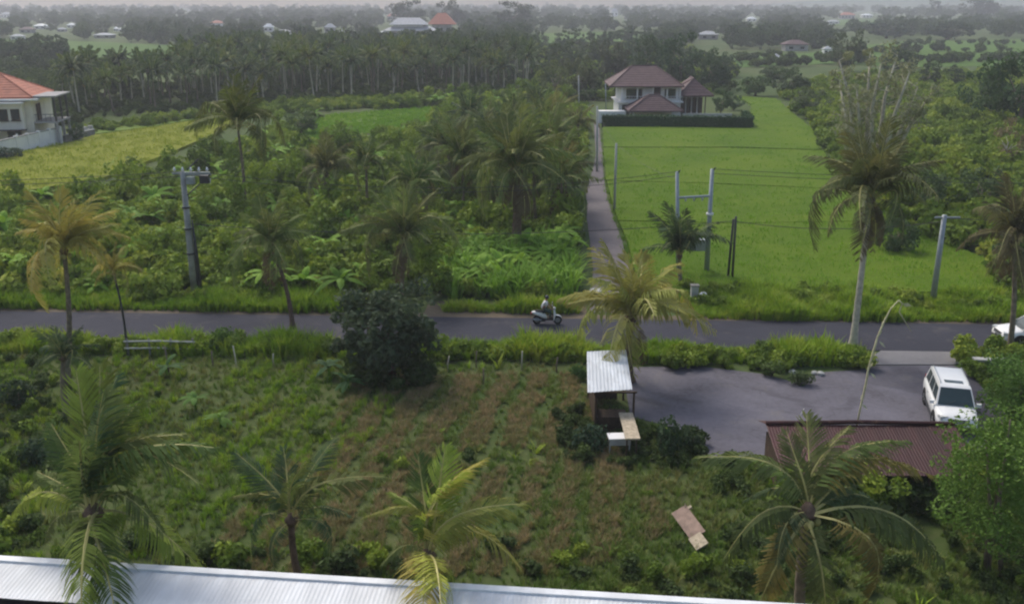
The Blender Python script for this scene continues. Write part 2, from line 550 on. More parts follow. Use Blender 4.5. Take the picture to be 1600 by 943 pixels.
rice_plots = [
    [(1000, 462), (990, 420), (981, 383), (967, 350.5), (1150, 354.2), (1396, 350), (1470, 380), (1545, 412), (1565, 462)],
    [(966, 349), (954, 310), (948, 287), (1100, 290.5), (1318, 300.5), (1395, 349), (1150, 353)],
    [(947, 286), (945, 262), (943, 234), (1150, 234.2), (1286, 238.6), (1316, 299), (1100, 289.6)],
    [(943, 233), (942, 201), (1172, 201), (1174, 165), (1150, 152), (1212, 156), (1240, 180), (1270, 205), (1284, 237), (1150, 233)],
]
for k, pp in enumerate(rice_plots):
    field('rice_field', pp, 0.3, M['rice'], 2.0 + k * .8, 0.012, seed=k)
ripe_px = [(-60, 318), (-60, 252), (30, 241), (110, 226), (150, 214), (240, 202), (345, 184), (372, 188), (345, 208), (262, 244), (168, 280), (60, 300), (0, 308)]
field('ripe_rice_field', ripe_px, 0.35, M['rice_yellow'], 3.0, 0.012, seed=9)
field('grass_strip', [(130, 208), (330, 178), (500, 160), (690, 150), (690, 158), (520, 172), (345, 182), (240, 200), (150, 212)], 0.3, M['grass_strip'], 4.0, 0.02, seed=10)
far_fields = [
    [(-120, 95), (-120, 62), (40, 62), (160, 66), (285, 72), (290, 88), (190, 94), (60, 92)],
    [(826, 78), (830, 54), (900, 50), (1035, 52), (1040, 62), (930, 76)],
    [(1150, 106), (1145, 86), (1260, 84), (1360, 70), (1420, 65), (1600, 62), (1720, 62), (1720, 102), (1420, 105), (1300, 100)],
    [(1300, 40), (1310, 31), (1470, 31), (1470, 40)],
    [(440, 206), (520, 180), (690, 168), (705, 186), (600, 206), (480, 222)],
]
for k, pp in enumerate(far_fields):
    sheet('far_field', PP(pp), 0.05 + .01 * k, M['farfield'] if k < 4 else M['grass_strip'], 0.04)

# hills on the horizon
hm = MB()
pts = []
N = 60
for i in range(N + 1):
    x = -1600 + 3990 * i / N
    base = 5 + 30 * math.exp(-((x - 1000) / 420) ** 2) + 3 * math.sin(x * .006) + 2 * math.sin(x * .019)
    pts.append((x, base))
for i in range(N):
    (x0, h0), (x1, h1) = pts[i], pts[i + 1]
    hm.add([(x0, 2150, -1), (x1, 2150, -1), (x1, 2300, h1 * .75), (x0, 2300, h0 * .75), (x1, 2450, h1), (x0, 2450, h0), (x1, 2590, 0), (x0, 2590, 0)],
           [(0, 1, 2, 3), (3, 2, 4, 5), (5, 4, 6, 7)])
tag(hm.build('hills', M['hill'], smooth=True), kind='structure')

# ------------------------------------------------------------------ foliage prototypes
def frond_arrays(arch, nl, seed, droop=0.5, leaf=0.24, width=0.02):
    """one palm leaf, chord 1 along +X: a tapered stalk and two rows of hanging leaflets"""
    r = np.random.default_rng(seed)
    V = []; F = []; MI = []
    def curve(t):
        return Vector((t, 0.03 * math.sin(t * 3 + seed), arch * 4 * t * (1 - t) * (1.25 - .5 * t)))
    ns = 9
    prev = None
    for i in range(ns):
        t = i / (ns - 1)
        c = curve(t)
        w = 0.019 * (1 - .85 * t)
        b = len(V)
        V += [c + Vector((0, w, 0)), c + Vector((0, 0, w * .8)), c + Vector((0, -w, 0)), c + Vector((0, 0, -w * .5))]
        if prev is not None:
            for k in range(4):
                F.append((prev + k, prev + (k + 1) % 4, b + (k + 1) % 4, b + k)); MI.append(1)
        prev = b
    gaps = [(r.uniform(.25, .95), r.uniform(.015, .05), r.choice([-1, 1])) for _ in range(5)]
    for i in range(nl):
        t = 0.14 + 0.86 * i / (nl - 1)
        c = curve(t)
        tg = (curve(min(1, t + .02)) - curve(t - .02)).normalized()
        nrm = Vector((-tg.z, 0, tg.x))
        L = leaf * (0.45 + 0.75 * math.sin(math.pi * min(1, .12 + .86 * t)) ** .8) * r.uniform(.85, 1.12)
        if t > .9: L *= .75
        for sgn in (-1, 1):
            if r.random() < .07 or any(abs(t - g0) < g1 and sgn == g2 for g0, g1, g2 in gaps): continue
            d0 = (Vector((0, sgn, 0)) * r.uniform(.8, 1) + tg * (.35 + .9 * t) + nrm * r.uniform(-.05, .25)).normalized()
            d1 = (d0 + Vector((0, 0, -1)) * droop * r.uniform(.7, 1.5)).normalized()
            d2 = (d1 + Vector((0, 0, -1)) * droop * r.uniform(.6, 1.4)).normalized()
            p0 = c; p1 = p0 + d0 * L * .35; p2 = p1 + d1 * L * .35; p3 = p2 + d2 * L * .3
            w = width * r.uniform(.8, 1.2)
            side = tg * w
            b = len(V)
            V += [p0 - side * .4, p0 + side * .4, p1 - side, p1 + side, p2 - side * .8, p2 + side * .8, p3]
            F += [(b, b + 1, b + 3, b + 2), (b + 2, b + 3, b + 5, b + 4), (b + 4, b + 5, b + 6)]
            MI += [0, 0, 0]
    return np.array([tuple(v) for v in V]), F, MI

def np_mesh(name, V, F, MI, mats, smooth=False):
    me = bpy.data.meshes.new(name)
    me.from_pydata([tuple(v) for v in V], [], F)
    for m in mats: me.materials.append(m)
    if len(mats) > 1: me.polygons.foreach_set('material_index', MI)
    if smooth: me.polygons.foreach_set('use_smooth', [True] * len(F))
    me.update()
    return me

ARCH = [0.04, 0.12, 0.22, 0.34]
FR_HI = [[np_mesh('frond', *frond_arrays(a * kk, 56, 10 + i + 30 * j, (.45 + .6 * (i / 3)) * kk, .26, .010), [M['frond'], M['rachis']]) for j, kk in enumerate((.8, 1.0, 1.3))] for i, a in enumerate(ARCH)]
FR_MD = [[np_mesh('frond', *frond_arrays(a * kk, 38, 20 + i + 30 * j, (.5 + .7 * (i / 3)) * kk, .29, .013), [M['frond'], M['rachis']]) for j, kk in enumerate((.8, 1.0, 1.35))] for i, a in enumerate(ARCH)]

def frond_matrix(d):
    x = d.normalized()
    z = Vector((0, 0, 1)) - x * x.z
    if z.length < .05: z = Vector((0, 1, 0)) - x * x.y
    z.normalize()
    y = z.cross(x)
    return Matrix((x, y, z)).transposed().to_4x4()

def crown_mesh(seed, n=20, nl=16):
    """whole palm head in one mesh, for palms seen far off; fronds about 1 long"""
    r = np.random.default_rng(seed)
    V = np.zeros((0, 3)); F = []; MI = []
    for i in range(n):
        az = i * 2.39996 + r.uniform(-.3, .3)
        k = i / n
        el = R(72 - 112 * k + r.uniform(-10, 10))
        L = r.uniform(.8, 1.08)
        a = int(min(3, max(0, (el < .9) + (el < .3) + (el < -.1))))
        v, f, mi = frond_arrays(ARCH[a], nl, seed * 50 + i, .6, .27, .045)
        m = np.array(frond_matrix(Vector((math.cos(az) * math.cos(el), math.sin(az) * math.cos(el), math.sin(el)))).to_3x3())
        v = (v * L) @ m.T
        b = len(V)
        V = np.vstack([V, v]); F += [tuple(q + b for q in ff) for ff in f]; MI += mi
    return np_mesh('crown', V, F, MI, [M['frond'], M['rachis']])
CROWNS = [crown_mesh(s) for s in (1, 2, 3, 4)]

def unit_trunk(bend, seed, mat, n=7, rings=9):
    mb = MB()
    pts = []; rad = []
    for i in range(rings):
        t = i / (rings - 1)
        pts.append((bend * math.sin(t * 1.5) * .5, bend * .4 * t * t, t))
        rad.append(1.0 - .4 * t + (.35 * (1 - t * 7) if t < .14 else 0))
    mb.tube(pts, [q * .02 for q in rad], n)
    return mb.mesh('trunk', mat, True)
TRUNKS = [unit_trunk(b, i, m) for i, (b, m) in enumerate([(.05, M['bark_pale']), (-.12, M['bark_pale']), (.15, M['bark']), (.02, M['bark']), (-.06, M['bark_pale'])])]

def leaf_cloud(r, centers, radii, per, size, up=.35, squash=.8):
    V = []; F = []
    for c, rd_ in zip(centers, radii):
        for _ in range(per):
            d = r.normal(size=3); d /= np.linalg.norm(d) + 1e-9
            q = c + d * np.array([rd_, rd_, rd_ * squash]) * (r.uniform(.45, 1.0) ** .6)
            n = d * .8 + r.normal(size=3) * .6 + np.array([0, 0, up]); n /= np.linalg.norm(n)
            a = np.cross(n, r.normal(size=3)); a /= np.linalg.norm(a) + 1e-9
            b = np.cross(n, a)
            s = size * r.uniform(.6, 1.35)
            w = s * r.uniform(.45, .7)
            i = len(V)
            V += [q - a * s, q + b * w - a * s * .1, q + a * s - n * s * .25, q - b * w - a * s * .1]
            F.append((i, i + 1, i + 2, i + 3))
    return V, F

def bush_mesh(seed, mat, lobes=6, per=60, size=.13, name='bush', low=.55):
    r = np.random.default_rng(seed)
    cs = []; rs = []
    for i in range(lobes):
        a = r.uniform(0, 6.28); d = r.uniform(0, .65)
        cs.append(np.array([math.cos(a) * d, math.sin(a) * d, r.uniform(.25, .3 + low)])); rs.append(r.uniform(.28, .52))
    V, F = leaf_cloud(r, cs, rs, per, size)
    V = [(v[0], v[1], max(v[2], .0)) for v in V]
    return np_mesh(name, V, F, [], [mat])

def crown_cloud(seed, clumps=46, per=46, size=.055, shape=(1, 1, .75), hollow=.35, mat=None, openness=0.0, name='crown'):
    """broadleaf crown of unit radius centred at origin: leaf clumps spread through an uneven volume"""
    r = np.random.default_rng(seed)
    cs = []; rs = []
    bumps = [(r.normal(size=3), r.uniform(.1, .35)) for _ in range(5)]
    while len(cs) < clumps:
        d = r.normal(size=3); d /= np.linalg.norm(d)
        rad = r.uniform(hollow, 1) ** .55
        k = .82
        for bd, ba in bumps:
            k += ba * max(0, np.dot(d, bd / np.linalg.norm(bd))) ** 3
        if d[2] < -.35: k *= .6
        q = d * rad * k * np.array(shape)
        cs.append(q); rs.append(r.uniform(.13, .27))
    V, F = leaf_cloud(r, cs, rs, per, size)
    return np_mesh(name, V, F, [], [mat]), cs

TREES = []
for s, (sh, cl, per, sz) in enumerate([((1, 1, .8), 60, 46, .06), ((1, 1, 1.1), 60, 46, .06), ((1, .9, .65), 50, 50, .06), ((.8, .8, 1.3), 60, 44, .06), ((1, 1, .9), 36, 34, .055)]):
    me, cs = crown_cloud(100 + s, cl, per, sz, sh, mat=M['leaf_obj'])
    TREES.append((me, cs))
WOODS = []
for s, sh in enumerate([(1, 1, .8), (1, 1, 1.05), (1, .9, .65), (.75, .75, 1.3)]):
    me, cs = crown_cloud(140 + s, 40, 26, .085, sh, mat=M['wood_leaf'])
    WOODS.append(me)

def limbs_mesh(cs, trunk_len, spread, mat, seed=0, nl=9, r0=.05):
    """trunk from z=-trunk_len (base) to the crown centre with limbs reaching into the clumps; unit = crown radius"""
    r = random.Random(seed)
    mb = MB()
    mb.tube([(0, 0, -trunk_len), (.02, .01, -trunk_len * .6), (-.02, .02, -trunk_len * .25), (0, 0, .1)], [r0 * 1.5, r0 * 1.1, r0, r0 * .6], 7)
    pick = sorted(cs, key=lambda c: r.random())[:nl]
    for c in pick:
        c = Vector(c) * .85
        s = Vector((0, 0, -trunk_len * r.uniform(.1, .45)))
        mid = s.lerp(c, .5) + Vector((r.uniform(-.1, .1), r.uniform(-.1, .1), .08))
        mb.tube([s, mid, c], [r0 * .6, r0 * .38, r0 * .12], 5)
    return mb.mesh('trunk', mat, True)

# scatter for what nobody could count
def hidden_collection(name, meshes):
    c = bpy.data.collections.new(name)
    for i, me in enumerate(meshes):
        o = bpy.data.objects.new(f'{name}_{i}', me)
        c.objects.link(o)
    return c

def scatter(name, pts, sc, protos, label, cat, tilt=0.12, zs=None, seed=0):
    """ONE object: instances of the given meshes at the given points"""
    r = np.random.default_rng(seed)
    n = len(pts)
    me = bpy.data.meshes.new(name)
    me.vertices.add(n)
    me.vertices.foreach_set('co', np.asarray(pts, dtype=np.float32).ravel())
    a = me.attributes.new('sc', 'FLOAT_VECTOR', 'POINT')
    sc = np.asarray(sc, dtype=np.float32)
    s3 = np.stack([sc, sc, sc * (zs if zs is not None else r.uniform(.75, 1.25, n))], 1).astype(np.float32)
    a.data.foreach_set('vector', s3.ravel())
    a = me.attributes.new('ro', 'FLOAT_VECTOR', 'POINT')
    ro = np.stack([r.normal(0, tilt, n), r.normal(0, tilt, n), r.uniform(0, 6.283, n)], 1).astype(np.float32)
    a.data.foreach_set('vector', ro.ravel())
    a = me.attributes.new('pi', 'INT', 'POINT')
    a.data.foreach_set('value', r.integers(0, len(protos), n).astype(np.int32))
    o = bpy.data.objects.new(name, me)
    COL.objects.link(o)
    c = hidden_collection(name + '_kinds', protos)
    ng = bpy.data.node_groups.new(name, 'GeometryNodeTree')
    ng.interface.new_socket('Geometry', in_out='INPUT', socket_type='NodeSocketGeometry')
    ng.interface.new_socket('Geometry', in_out='OUTPUT', socket_type='NodeSocketGeometry')
    gi = ng.nodes.new('NodeGroupInput'); go = ng.nodes.new('NodeGroupOutput')
    ci = ng.nodes.new('GeometryNodeCollectionInfo')
    ci.inputs['Collection'].default_value = c
    ci.inputs['Separate Children'].default_value = True
    ci.inputs['Reset Children'].default_value = True
    ip = ng.nodes.new('GeometryNodeInstanceOnPoints')
    ip.inputs['Pick Instance'].default_value = True
    def attr(nm, ty):
        q = ng.nodes.new('GeometryNodeInputNamedAttribute')
        q.data_type = ty
        q.inputs['Name'].default_value = nm
        return [x for x in q.outputs if x.enabled and x.name == 'Attribute'][0]
    L = ng.links.new
    L(gi.outputs[0], ip.inputs['Points'])
    L(ci.outputs[0], ip.inputs['Instance'])
    L(attr('pi', 'INT'), ip.inputs['Instance Index'])
    e2r = ng.nodes.new('FunctionNodeEulerToRotation')
    L(attr('ro', 'FLOAT_VECTOR'), e2r.inputs[0])
    L(e2r.outputs[0], ip.inputs['Rotation'])
    L(attr('sc', 'FLOAT_VECTOR'), ip.inputs['Scale'])
    L(ip.outputs[0], go.inputs[0])
    md = o.modifiers.new('scatter', 'NODES')
    md.node_group = ng
    return tag(o, label, cat, kind='stuff')

def sample_poly(poly, n, seed, avoid=()):
    r = np.random.default_rng(seed)
    xs = [p[0] for p in poly]; yy = [p[1] for p in poly]
    out = np.zeros((0, 2))
    while len(out) < n:
        q = np.stack([r.uniform(min(xs), max(xs), n * 2), r.uniform(min(yy), max(yy), n * 2)], 1)
        k = in_poly(q[:, 0], q[:, 1], poly)
        for a in avoid:
            k &= ~in_poly(q[:, 0], q[:, 1], a)
        if k.sum() == 0: break
        out = np.vstack([out, q[k]])
    out = out[:n]
    return np.concatenate([out, np.zeros((len(out), 1))], 1)

from mathutils import noise as mnoise
def thin(pts, scale, lo, seed=0.0, rows=None):
    """leave bare patches where a smooth noise is low; rows = (slant, spacing) keeps only planting rows"""
    keep = []
    for q in pts:
        n = mnoise.noise(Vector((q[0] * scale + seed, q[1] * scale, seed)))
        ok = n > lo
        if ok and rows:
            c = (q[0] - rows[0] * q[1]) / rows[1] + n * .5
            ok = (c - math.floor(c)) < .6
        keep.append(ok)
    return np.asarray(pts)[np.array(keep)]

def wpoly(px):
    return [(p.x, p.y) for p in PP(px)]

BUSH = [bush_mesh(200 + i, M['scrub'], 6 + i % 3, 62, .13) for i in range(6)]
BUSH_TALL = [bush_mesh(230 + i, M['scrub'], 8, 60, .12, low=1.3) for i in range(3)]
BUSH_DK = [bush_mesh(260 + i, M['under'], 7, 56, .13) for i in range(3)]

def tuft_mesh(seed, mat, n=16, h=.5, w=.02, spread=.16, lean=.35):
    r = np.random.default_rng(seed)
    V = []; F = []
    for i in range(n):
        a = r.uniform(0, 6.28); d = r.uniform(0, spread)
        p = np.array([math.cos(a) * d, math.sin(a) * d, 0])
        o = np.array([math.cos(a), math.sin(a), 0]) * r.uniform(.1, 1) * lean + r.normal(size=3) * .08
        o[2] = 0
        hh = h * r.uniform(.55, 1.15)
        s = np.array([-math.sin(a), math.cos(a), 0]) * w * r.uniform(.7, 1.3)
        q1 = p + o * hh * .35 + np.array([0, 0, hh * .55]); q2 = p + o * hh * 1.1 + np.array([0, 0, hh * r.uniform(.75, 1)])
        b = len(V)
        V += [p - s, p + s, q1 - s * .8, q1 + s * .8, q2]
        F += [(b, b + 1, b + 3, b + 2), (b + 2, b + 3, b + 4)]
    return np_mesh('tuft', V, F, [], [mat])
T_GRASS = [tuft_mesh(300 + i, M['grass'], 18, .75, .03, .25, .5) for i in range(3)]
T_FIELD = [tuft_mesh(310 + i, M['grass_field'], 16, .42, .022, .22, .6) for i in range(3)]
T_DRY = [tuft_mesh(320 + i, M['grass_dry'], 16, .5, .02, .2, .7) for i in range(3)]
T_CANE = [tuft_mesh(330 + i, M['cane'], 16, 2.1, .075, .4, .75 + .15 * i) for i in range(4)]

def banana_leaf(seed):
    V, F = banana_arrays(seed, 1)
    return np_mesh('leaf', V, F, [], [M['leaf_obj']])

def banana_arrays(seed, n=8):
    r = np.random.default_rng(seed)
    V = []; F = []
    for i in range(n):
        az = i * 2.4 + r.uniform(-.3, .3)
        el = r.uniform(.35, 1.25)
        L = r.uniform(1.3, 2.0); w = r.uniform(.22, .3)
        d = Vector((math.cos(az), math.sin(az), 0)); s = Vector((-math.sin(az), math.cos(az), 0))
        prev = None
        for k in range(7):
            t = k / 6
            c = Vector((0, 0, 1.1)) + d * L * (math.cos(el) * t + .12 * t * t) + Vector((0, 0, L * (math.sin(el) * t - .75 * t * t * (1.3 - el * .6))))
            ww = w * math.sin(math.pi * min(1, .08 + .9 * t)) ** .6
            b = len(V)
            V += [c - s * ww - Vector((0, 0, ww * .35)), c, c + s * ww - Vector((0, 0, ww * .35))]
            if prev is not None:
                F += [(prev, prev + 1, b + 1, b), (prev + 1, prev + 2, b + 2, b + 1)]
            prev = b
    return V, F
BANANA_LEAF = [banana_leaf(40 + i) for i in range(5)]
BANANA_STUFF = [np_mesh('leaves', *banana_arrays(50 + i), [], [M['cane']]) for i in range(2)]

# ------------------------------------------------------------------ palms
def trunk_between(base, hub, r0, r1, mat, parent, bend=0.15, seed=0, shag=0):
    """ringed, tapering stem in the thing's own coordinates (base at the origin)"""
    rr = random.Random(seed)
    v = hub - base
    side = Vector((rr.uniform(-1, 1), rr.uniform(-1, 1), 0)) * bend
    mb = MB()
    n = 22
    pts = []; rad = []
    for i in range(n):
        t = i / (n - 1)
        pts.append(v * t + side * math.sin(t * math.pi))
        flare = .5 * max(0, 1 - t * 8)
        rad.append((r0 + (r1 - r0) * t + r0 * flare) * (1.06 if i % 2 else .97))
    mb.tube(pts, rad, 9)
    return mb.build('trunk', mat, parent, True)

def palm(base, hub, L, tint, label, n=18, mesh=None, lean=(0, 0), bark='bark', r0=.16, r1=.10, seed=0, tips=None, dead=0, coco=True, elmax=78, elmin=-45, group=None, name='coconut_palm', var=.25):
    mesh = mesh or FR_MD
    rr = random.Random(seed * 13 + 5)
    t = thing(name, label, 'palm tree', base, 0, group)
    tr = trunk_between(base, hub, r0, r1, M[bark], t, .2, seed)
    hl = hub - base
    jobs = []
    if tips:
        for d, mi, tc in tips:
            jobs.append((d, mi, tc))
    else:
        n = int(n * 1.3)
        for i in range(n):
            az = i * 2.39996 + rr.uniform(-.45, .45)
            k = ((i + .5) / n) ** 1.25
            el = R(elmax + (elmin - elmax) * k + rr.uniform(-12, 12))
            d = Vector((math.cos(az) * math.cos(el), math.sin(az) * math.cos(el), math.sin(el)))
            d += Vector((lean[0], lean[1], 0))
            d = d.normalized() * L * rr.uniform(.68, 1.1)
            jobs.append((d, 0 if el > 1.0 else 1 if el > .5 else 2 if el > 0 else 3, None))
    for i in range(dead):
        az = rr.uniform(0, 6.28)
        jobs.append((Vector((math.cos(az) * .35, math.sin(az) * .35, -1)).normalized() * L * rr.uniform(.6, .8), 1, (.15, .115, .065)))
    for d, mi, tc in jobs:
        m = frond_matrix(d)
        f = bpy.data.objects.new('frond', rr.choice(mesh[mi]))
        COL.objects.link(f)
        f.parent = t
        s = d.length
        f.matrix_local = Matrix.Translation(hl) @ m @ Matrix.Rotation(rr.uniform(-.5, .5), 4, 'X') @ Matrix.Diagonal((s, s, s, 1))
        c = tc or tint
        k = rr.uniform(1 - var, 1 + var); k2 = rr.uniform(.88, 1.12)
        f.color = (c[0] * k * k2, c[1] * k, c[2] * k, 1)
    # fibrous heart of the crown with the leaf bases
    hb = MB()
    hb.tube([hl + Vector((0, 0, -.35 * L * .18)), hl, hl + Vector((0, 0, L * .09))], [r1 * 1.2, r1 * 2.2, r1 * .6], 8)
    hb.build('crown_heart', M['bark_brown'], t, True)
    if coco:
        for i in range(5):
            a = rr.uniform(0, 6.28)
            cb = MB()
            rad = .11
            c = hl + Vector((math.cos(a) * r1 * 2.2, math.sin(a) * r1 * 2.2, -.12 - rr.uniform(0, .15)))
            cb.tube([c + Vector((0, 0, .13)), c + Vector((0, 0, .08)), c, c - Vector((0, 0, .09)), c - Vector((0, 0, .13))], [.02, rad * .75, rad, rad * .7, .02], 7)
            cb.build('coconut', M['rachis'], t, True)
    return t

GREEN = (.115, .16, .045); OLIVE = (.155, .19, .06); YELLOW = (.36, .33, .08); DARK = (.085, .125, .055); YG = (.29, .34, .06); BROWN = (.17, .175, .075)

def hero(hub_px, Y, tips, L_default, tint, label, seed, **kw):
    """palm whose fronds end where the photograph shows their tips; dz = metres nearer (-) or farther (+) than the hub"""
    hub = at(hub_px[0], hub_px[1], Y)
    base = Vector((hub.x + kw.pop('dx', .3), Y + kw.pop('dy', .2), 0))
    tl = []
    for (x, y, dz, mi, tc) in tips:
        q = at(x, y, Y + dz)
        tl.append((q - hub, mi, tc))
    return palm(base, hub, L_default, tint, label, tips=tl, mesh=FR_HI, seed=seed, **kw)

hero((146, 800), 21.9, [
    (122, 580, 1.4, 0, YG), (150, 572, 1.6, 0, (.22, .24, .05)), (182, 590, 1.0, 1, DARK), (165, 610, -.6, 0, DARK), (215, 628, .4, 1, GREEN),
    (285, 678, .6, 2, OLIVE), (330, 700, -.4, 2, GREEN), (305, 755, -.9, 3, OLIVE), (318, 885, -.3, 1, YG), (255, 830, -1.0, 2, OLIVE),
    (22, 798, .5, 2, YG), (60, 735, .9, 2, GREEN), (85, 660, 1.2, 1, GREEN), (70, 845, -.2, 2, OLIVE), (136, 968, -3.3, 1, YG), (172, 955, -3.0, 1, GREEN), (150, 930, -2.4, 1, OLIVE), (240, 700, 1.5, 1, GREEN), (118, 690, -1.2, 1, OLIVE)],
    3.4, GREEN, 'tall coconut palm with upright yellow green fronds, far left before the white roof', 1, bark='bark_pale', r0=.18, r1=.13)
hero((668, 868), 21.0, [
    (697, 700, .8, 0, YG), (655, 712, 1.2, 0, GREEN), (752, 722, .4, 2, YELLOW), (720, 740, -.4, 2, YG), (818, 785, .1, 3, YELLOW), (812, 888, -.3, 3, YELLOW),
    (572, 806, .2, 3, YELLOW), (610, 770, 1.0, 2, YG), (652, 968, -3.0, 1, YELLOW), (690, 960, -2.8, 1, YG), (598, 880, -.6, 2, OLIVE), (765, 830, .9, 2, GREEN), (700, 780, 1.6, 1, GREEN)],
    2.4, YG, 'small coconut palm with glowing yellow fronds at the middle of the white roof', 2, bark='bark_brown', r0=.15, r1=.11)
hero((1262, 800), 24.0, [
    (1092, 712, .5, 2, (.13, .15, .05)), (1130, 868, -.3, 3, (.13, .15, .05)), (1185, 950, -.8, 3, (.20, .17, .05)), (1285, 965, -1.2, 2, (.13, .15, .05)), (1352, 945, -.9, 3, (.19, .15, .045)), (1475, 878, -.2, 2, (.13, .15, .05)),
    (1450, 740, .6, 3, (.20, .19, .05)), (1415, 688, .9, 2, GREEN), (1232, 672, 1.2, 1, (.13, .15, .05)), (1262, 648, 1.4, 0, (.13, .15, .05)), (1322, 668, 1.1, 1, (.13, .15, .05)), (1165, 780, 1.0, 2, DARK), (1385, 800, 1.0, 2, DARK),
    (1350, 700, 1.6, 1, DARK), (1190, 720, 1.5, 1, GREEN), (1420, 845, .6, 2, DARK), (1215, 880, -1.2, 2, DARK), (1330, 760, 1.8, 1, GREEN)],
    3.6, OLIVE, 'broad dark coconut palm spreading its fronds before the red brown roof', 3, bark='bark', r0=.18, r1=.13)
hero((455, 812), 26.6, [
    (372, 705, .6, 1, DARK), (365, 775, .2, 2, OLIVE), (598, 742, .4, 2, OLIVE), (522, 690, 1.0, 1, DARK), (430, 890, -.6, 3, DARK), (512, 880, -.4, 3, DARK),
    (545, 805, -.2, 2, DARK), (395, 862, -.3, 3, DARK), (440, 700, 1.4, 0, DARK), (478, 720, -.6, 1, OLIVE), (420, 760, 1.2, 1, DARK)],
    2.8, DARK, 'dull dark young palm standing in the dry grass left of the yellow palm', 4, bark='bark_brown', coco=False, r0=.13, r1=.1)

def palm_px(base_px, hub_px, r_px, tint, label, seed, **kw):
    b = P(*base_px)
    h = at(hub_px[0], hub_px[1], b.y)
    scale = FPX / (b.y * CP + (H - h.z) * SP)
    return palm(b, h, r_px / scale, tint, label, seed=seed, **kw)

PALMS = [
    ((104, 602), (100, 392), 98, (.40, .34, .09), 'windblown yellow coconut palm left of the slanting bare stem', dict(lean=(.25, -.1), bark='bark', n=20, r0=.15)),
    ((106, 655), (99, 560), 62, DARK, 'dark green palm with bent pale stalks below the windblown yellow palm', dict(n=11, coco=False, bark='bark')),
    ((199, 552), (178, 428), 46, (.30, .28, .07), 'slender palm with thin black slanting stem by the road', dict(n=11, bark='dark_metal', r0=.07, r1=.05, coco=False)),
    ((458, 514), (424, 385), 84, OLIVE, 'olive palm leaning left over the road verge, right of the crossarm pole', dict(bark='bark_brown', r0=.14, n=20, dead=3)),
    ((384, 336), (371, 196), 82, (.13, .15, .04), 'tall lone palm with upswept plume rising above the scrub left of centre', dict(lean=(.1, 0), elmin=-55, n=17)),
    ((627, 468), (632, 372), 88, OLIVE, 'shaggy olive palm behind the dark round tree', dict(n=20, bark='bark', dead=3)),
    ((806, 392), (806, 268), 98, OLIVE, 'large shaggy palm with thick brown trunk beside the cane stand', dict(n=24, bark='bark_brown', r0=.38, r1=.3, dead=7)),
    ((655, 400), (648, 296), 62, GREEN, 'green palm crown above the shaggy olive palm', dict(n=18)),
    ((514, 352), (510, 272), 58, BROWN, 'brownish palm in the scrub between lone palm and palm thicket', dict(n=18, dead=2)),
    ((724, 340), (722, 250), 66, OLIVE, 'olive palm at the left side of the palm thicket', dict(n=20, dead=3)),
    ((574, 330), (572, 258), 48, GREEN, 'green palm right of the brownish palm in the scrub', dict(n=16)),
    ((858, 318), (858, 226), 62, OLIVE, 'olive palm near the lane at the right side of the palm thicket', dict(n=20, dead=2)),
    ((735, 250), (732, 184), 46, DARK, 'dark palm at the back of the palm thicket', dict(n=18)),
    ((792, 262), (790, 196), 44, OLIVE, 'olive palm behind the large shaggy palm', dict(n=16)),
    ((884, 345), (882, 268), 50, (.17, .15, .05), 'yellowish palm beside the bend of the lane', dict(n=17, dead=2)),
    ((684, 300), (684, 226), 44, GREEN, 'green palm behind the left side of the palm thicket', dict(n=16)),
    ((838, 205), (838, 158), 34, DARK, 'dark palm rising behind the thicket towards the far houses', dict(n=15)),
    ((905, 250), (903, 196), 38, BROWN, 'brown palm left of the lane pole near the maroon villa', dict(n=15)),
    ((770, 320), (768, 236), 60, DARK, 'dark palm in the middle of the palm thicket', dict(n=19, dead=3)),
    ((985, 596), (986, 498), 122, (.31, .30, .08), 'short yellow coconut palm behind the white kiosk roof', dict(n=19, bark='bark_brown', r0=.2, r1=.15, dead=1, elmin=-40)),
    ((1064, 446), (1062, 400), 82, DARK, 'narrow dark palm in front of the twin power poles', dict(n=14, elmin=5, coco=False)),
    ((1332, 547), (1360, 312), 116, (.14, .15, .06), 'tall palm with pale slanting trunk at the driveway', dict(n=22, bark='bark_pale', r0=.2, r1=.13, dead=4)),
    ((1577, 552), (1584, 376), 98, (.14, .13, .065), 'dark brownish palm at the right edge before the white car', dict(n=20, bark='bark', dead=4)),
]
for i, (b, h, r, tint, lab, kw) in enumerate(PALMS):
    palm_px(b, h, r, tint, lab, 20 + i, **kw)

r3 = random.Random(17)
for i, (bx_, by_) in enumerate([(700, 318), (745, 300), (772, 352), (838, 352), (872, 300), (826, 292), (700, 272), (878, 362), (800, 238), (755, 268), (848, 262), (866, 332), (868, 240), (664, 350)]):
    palm_px((bx_, by_), (bx_ + r3.uniform(-6, 6), by_ - r3.uniform(62, 88) * (by_ / 320)), r3.uniform(46, 62) * (by_ / 320), r3.choice([OLIVE, (.15, .18, .08), (.14, .17, .075), GREEN, (.20, .20, .07)]),
            'shaggy olive palm crowded into the thicket left of the lane', 70 + i, n=15, dead=4, group='palms of the thicket', coco=False)

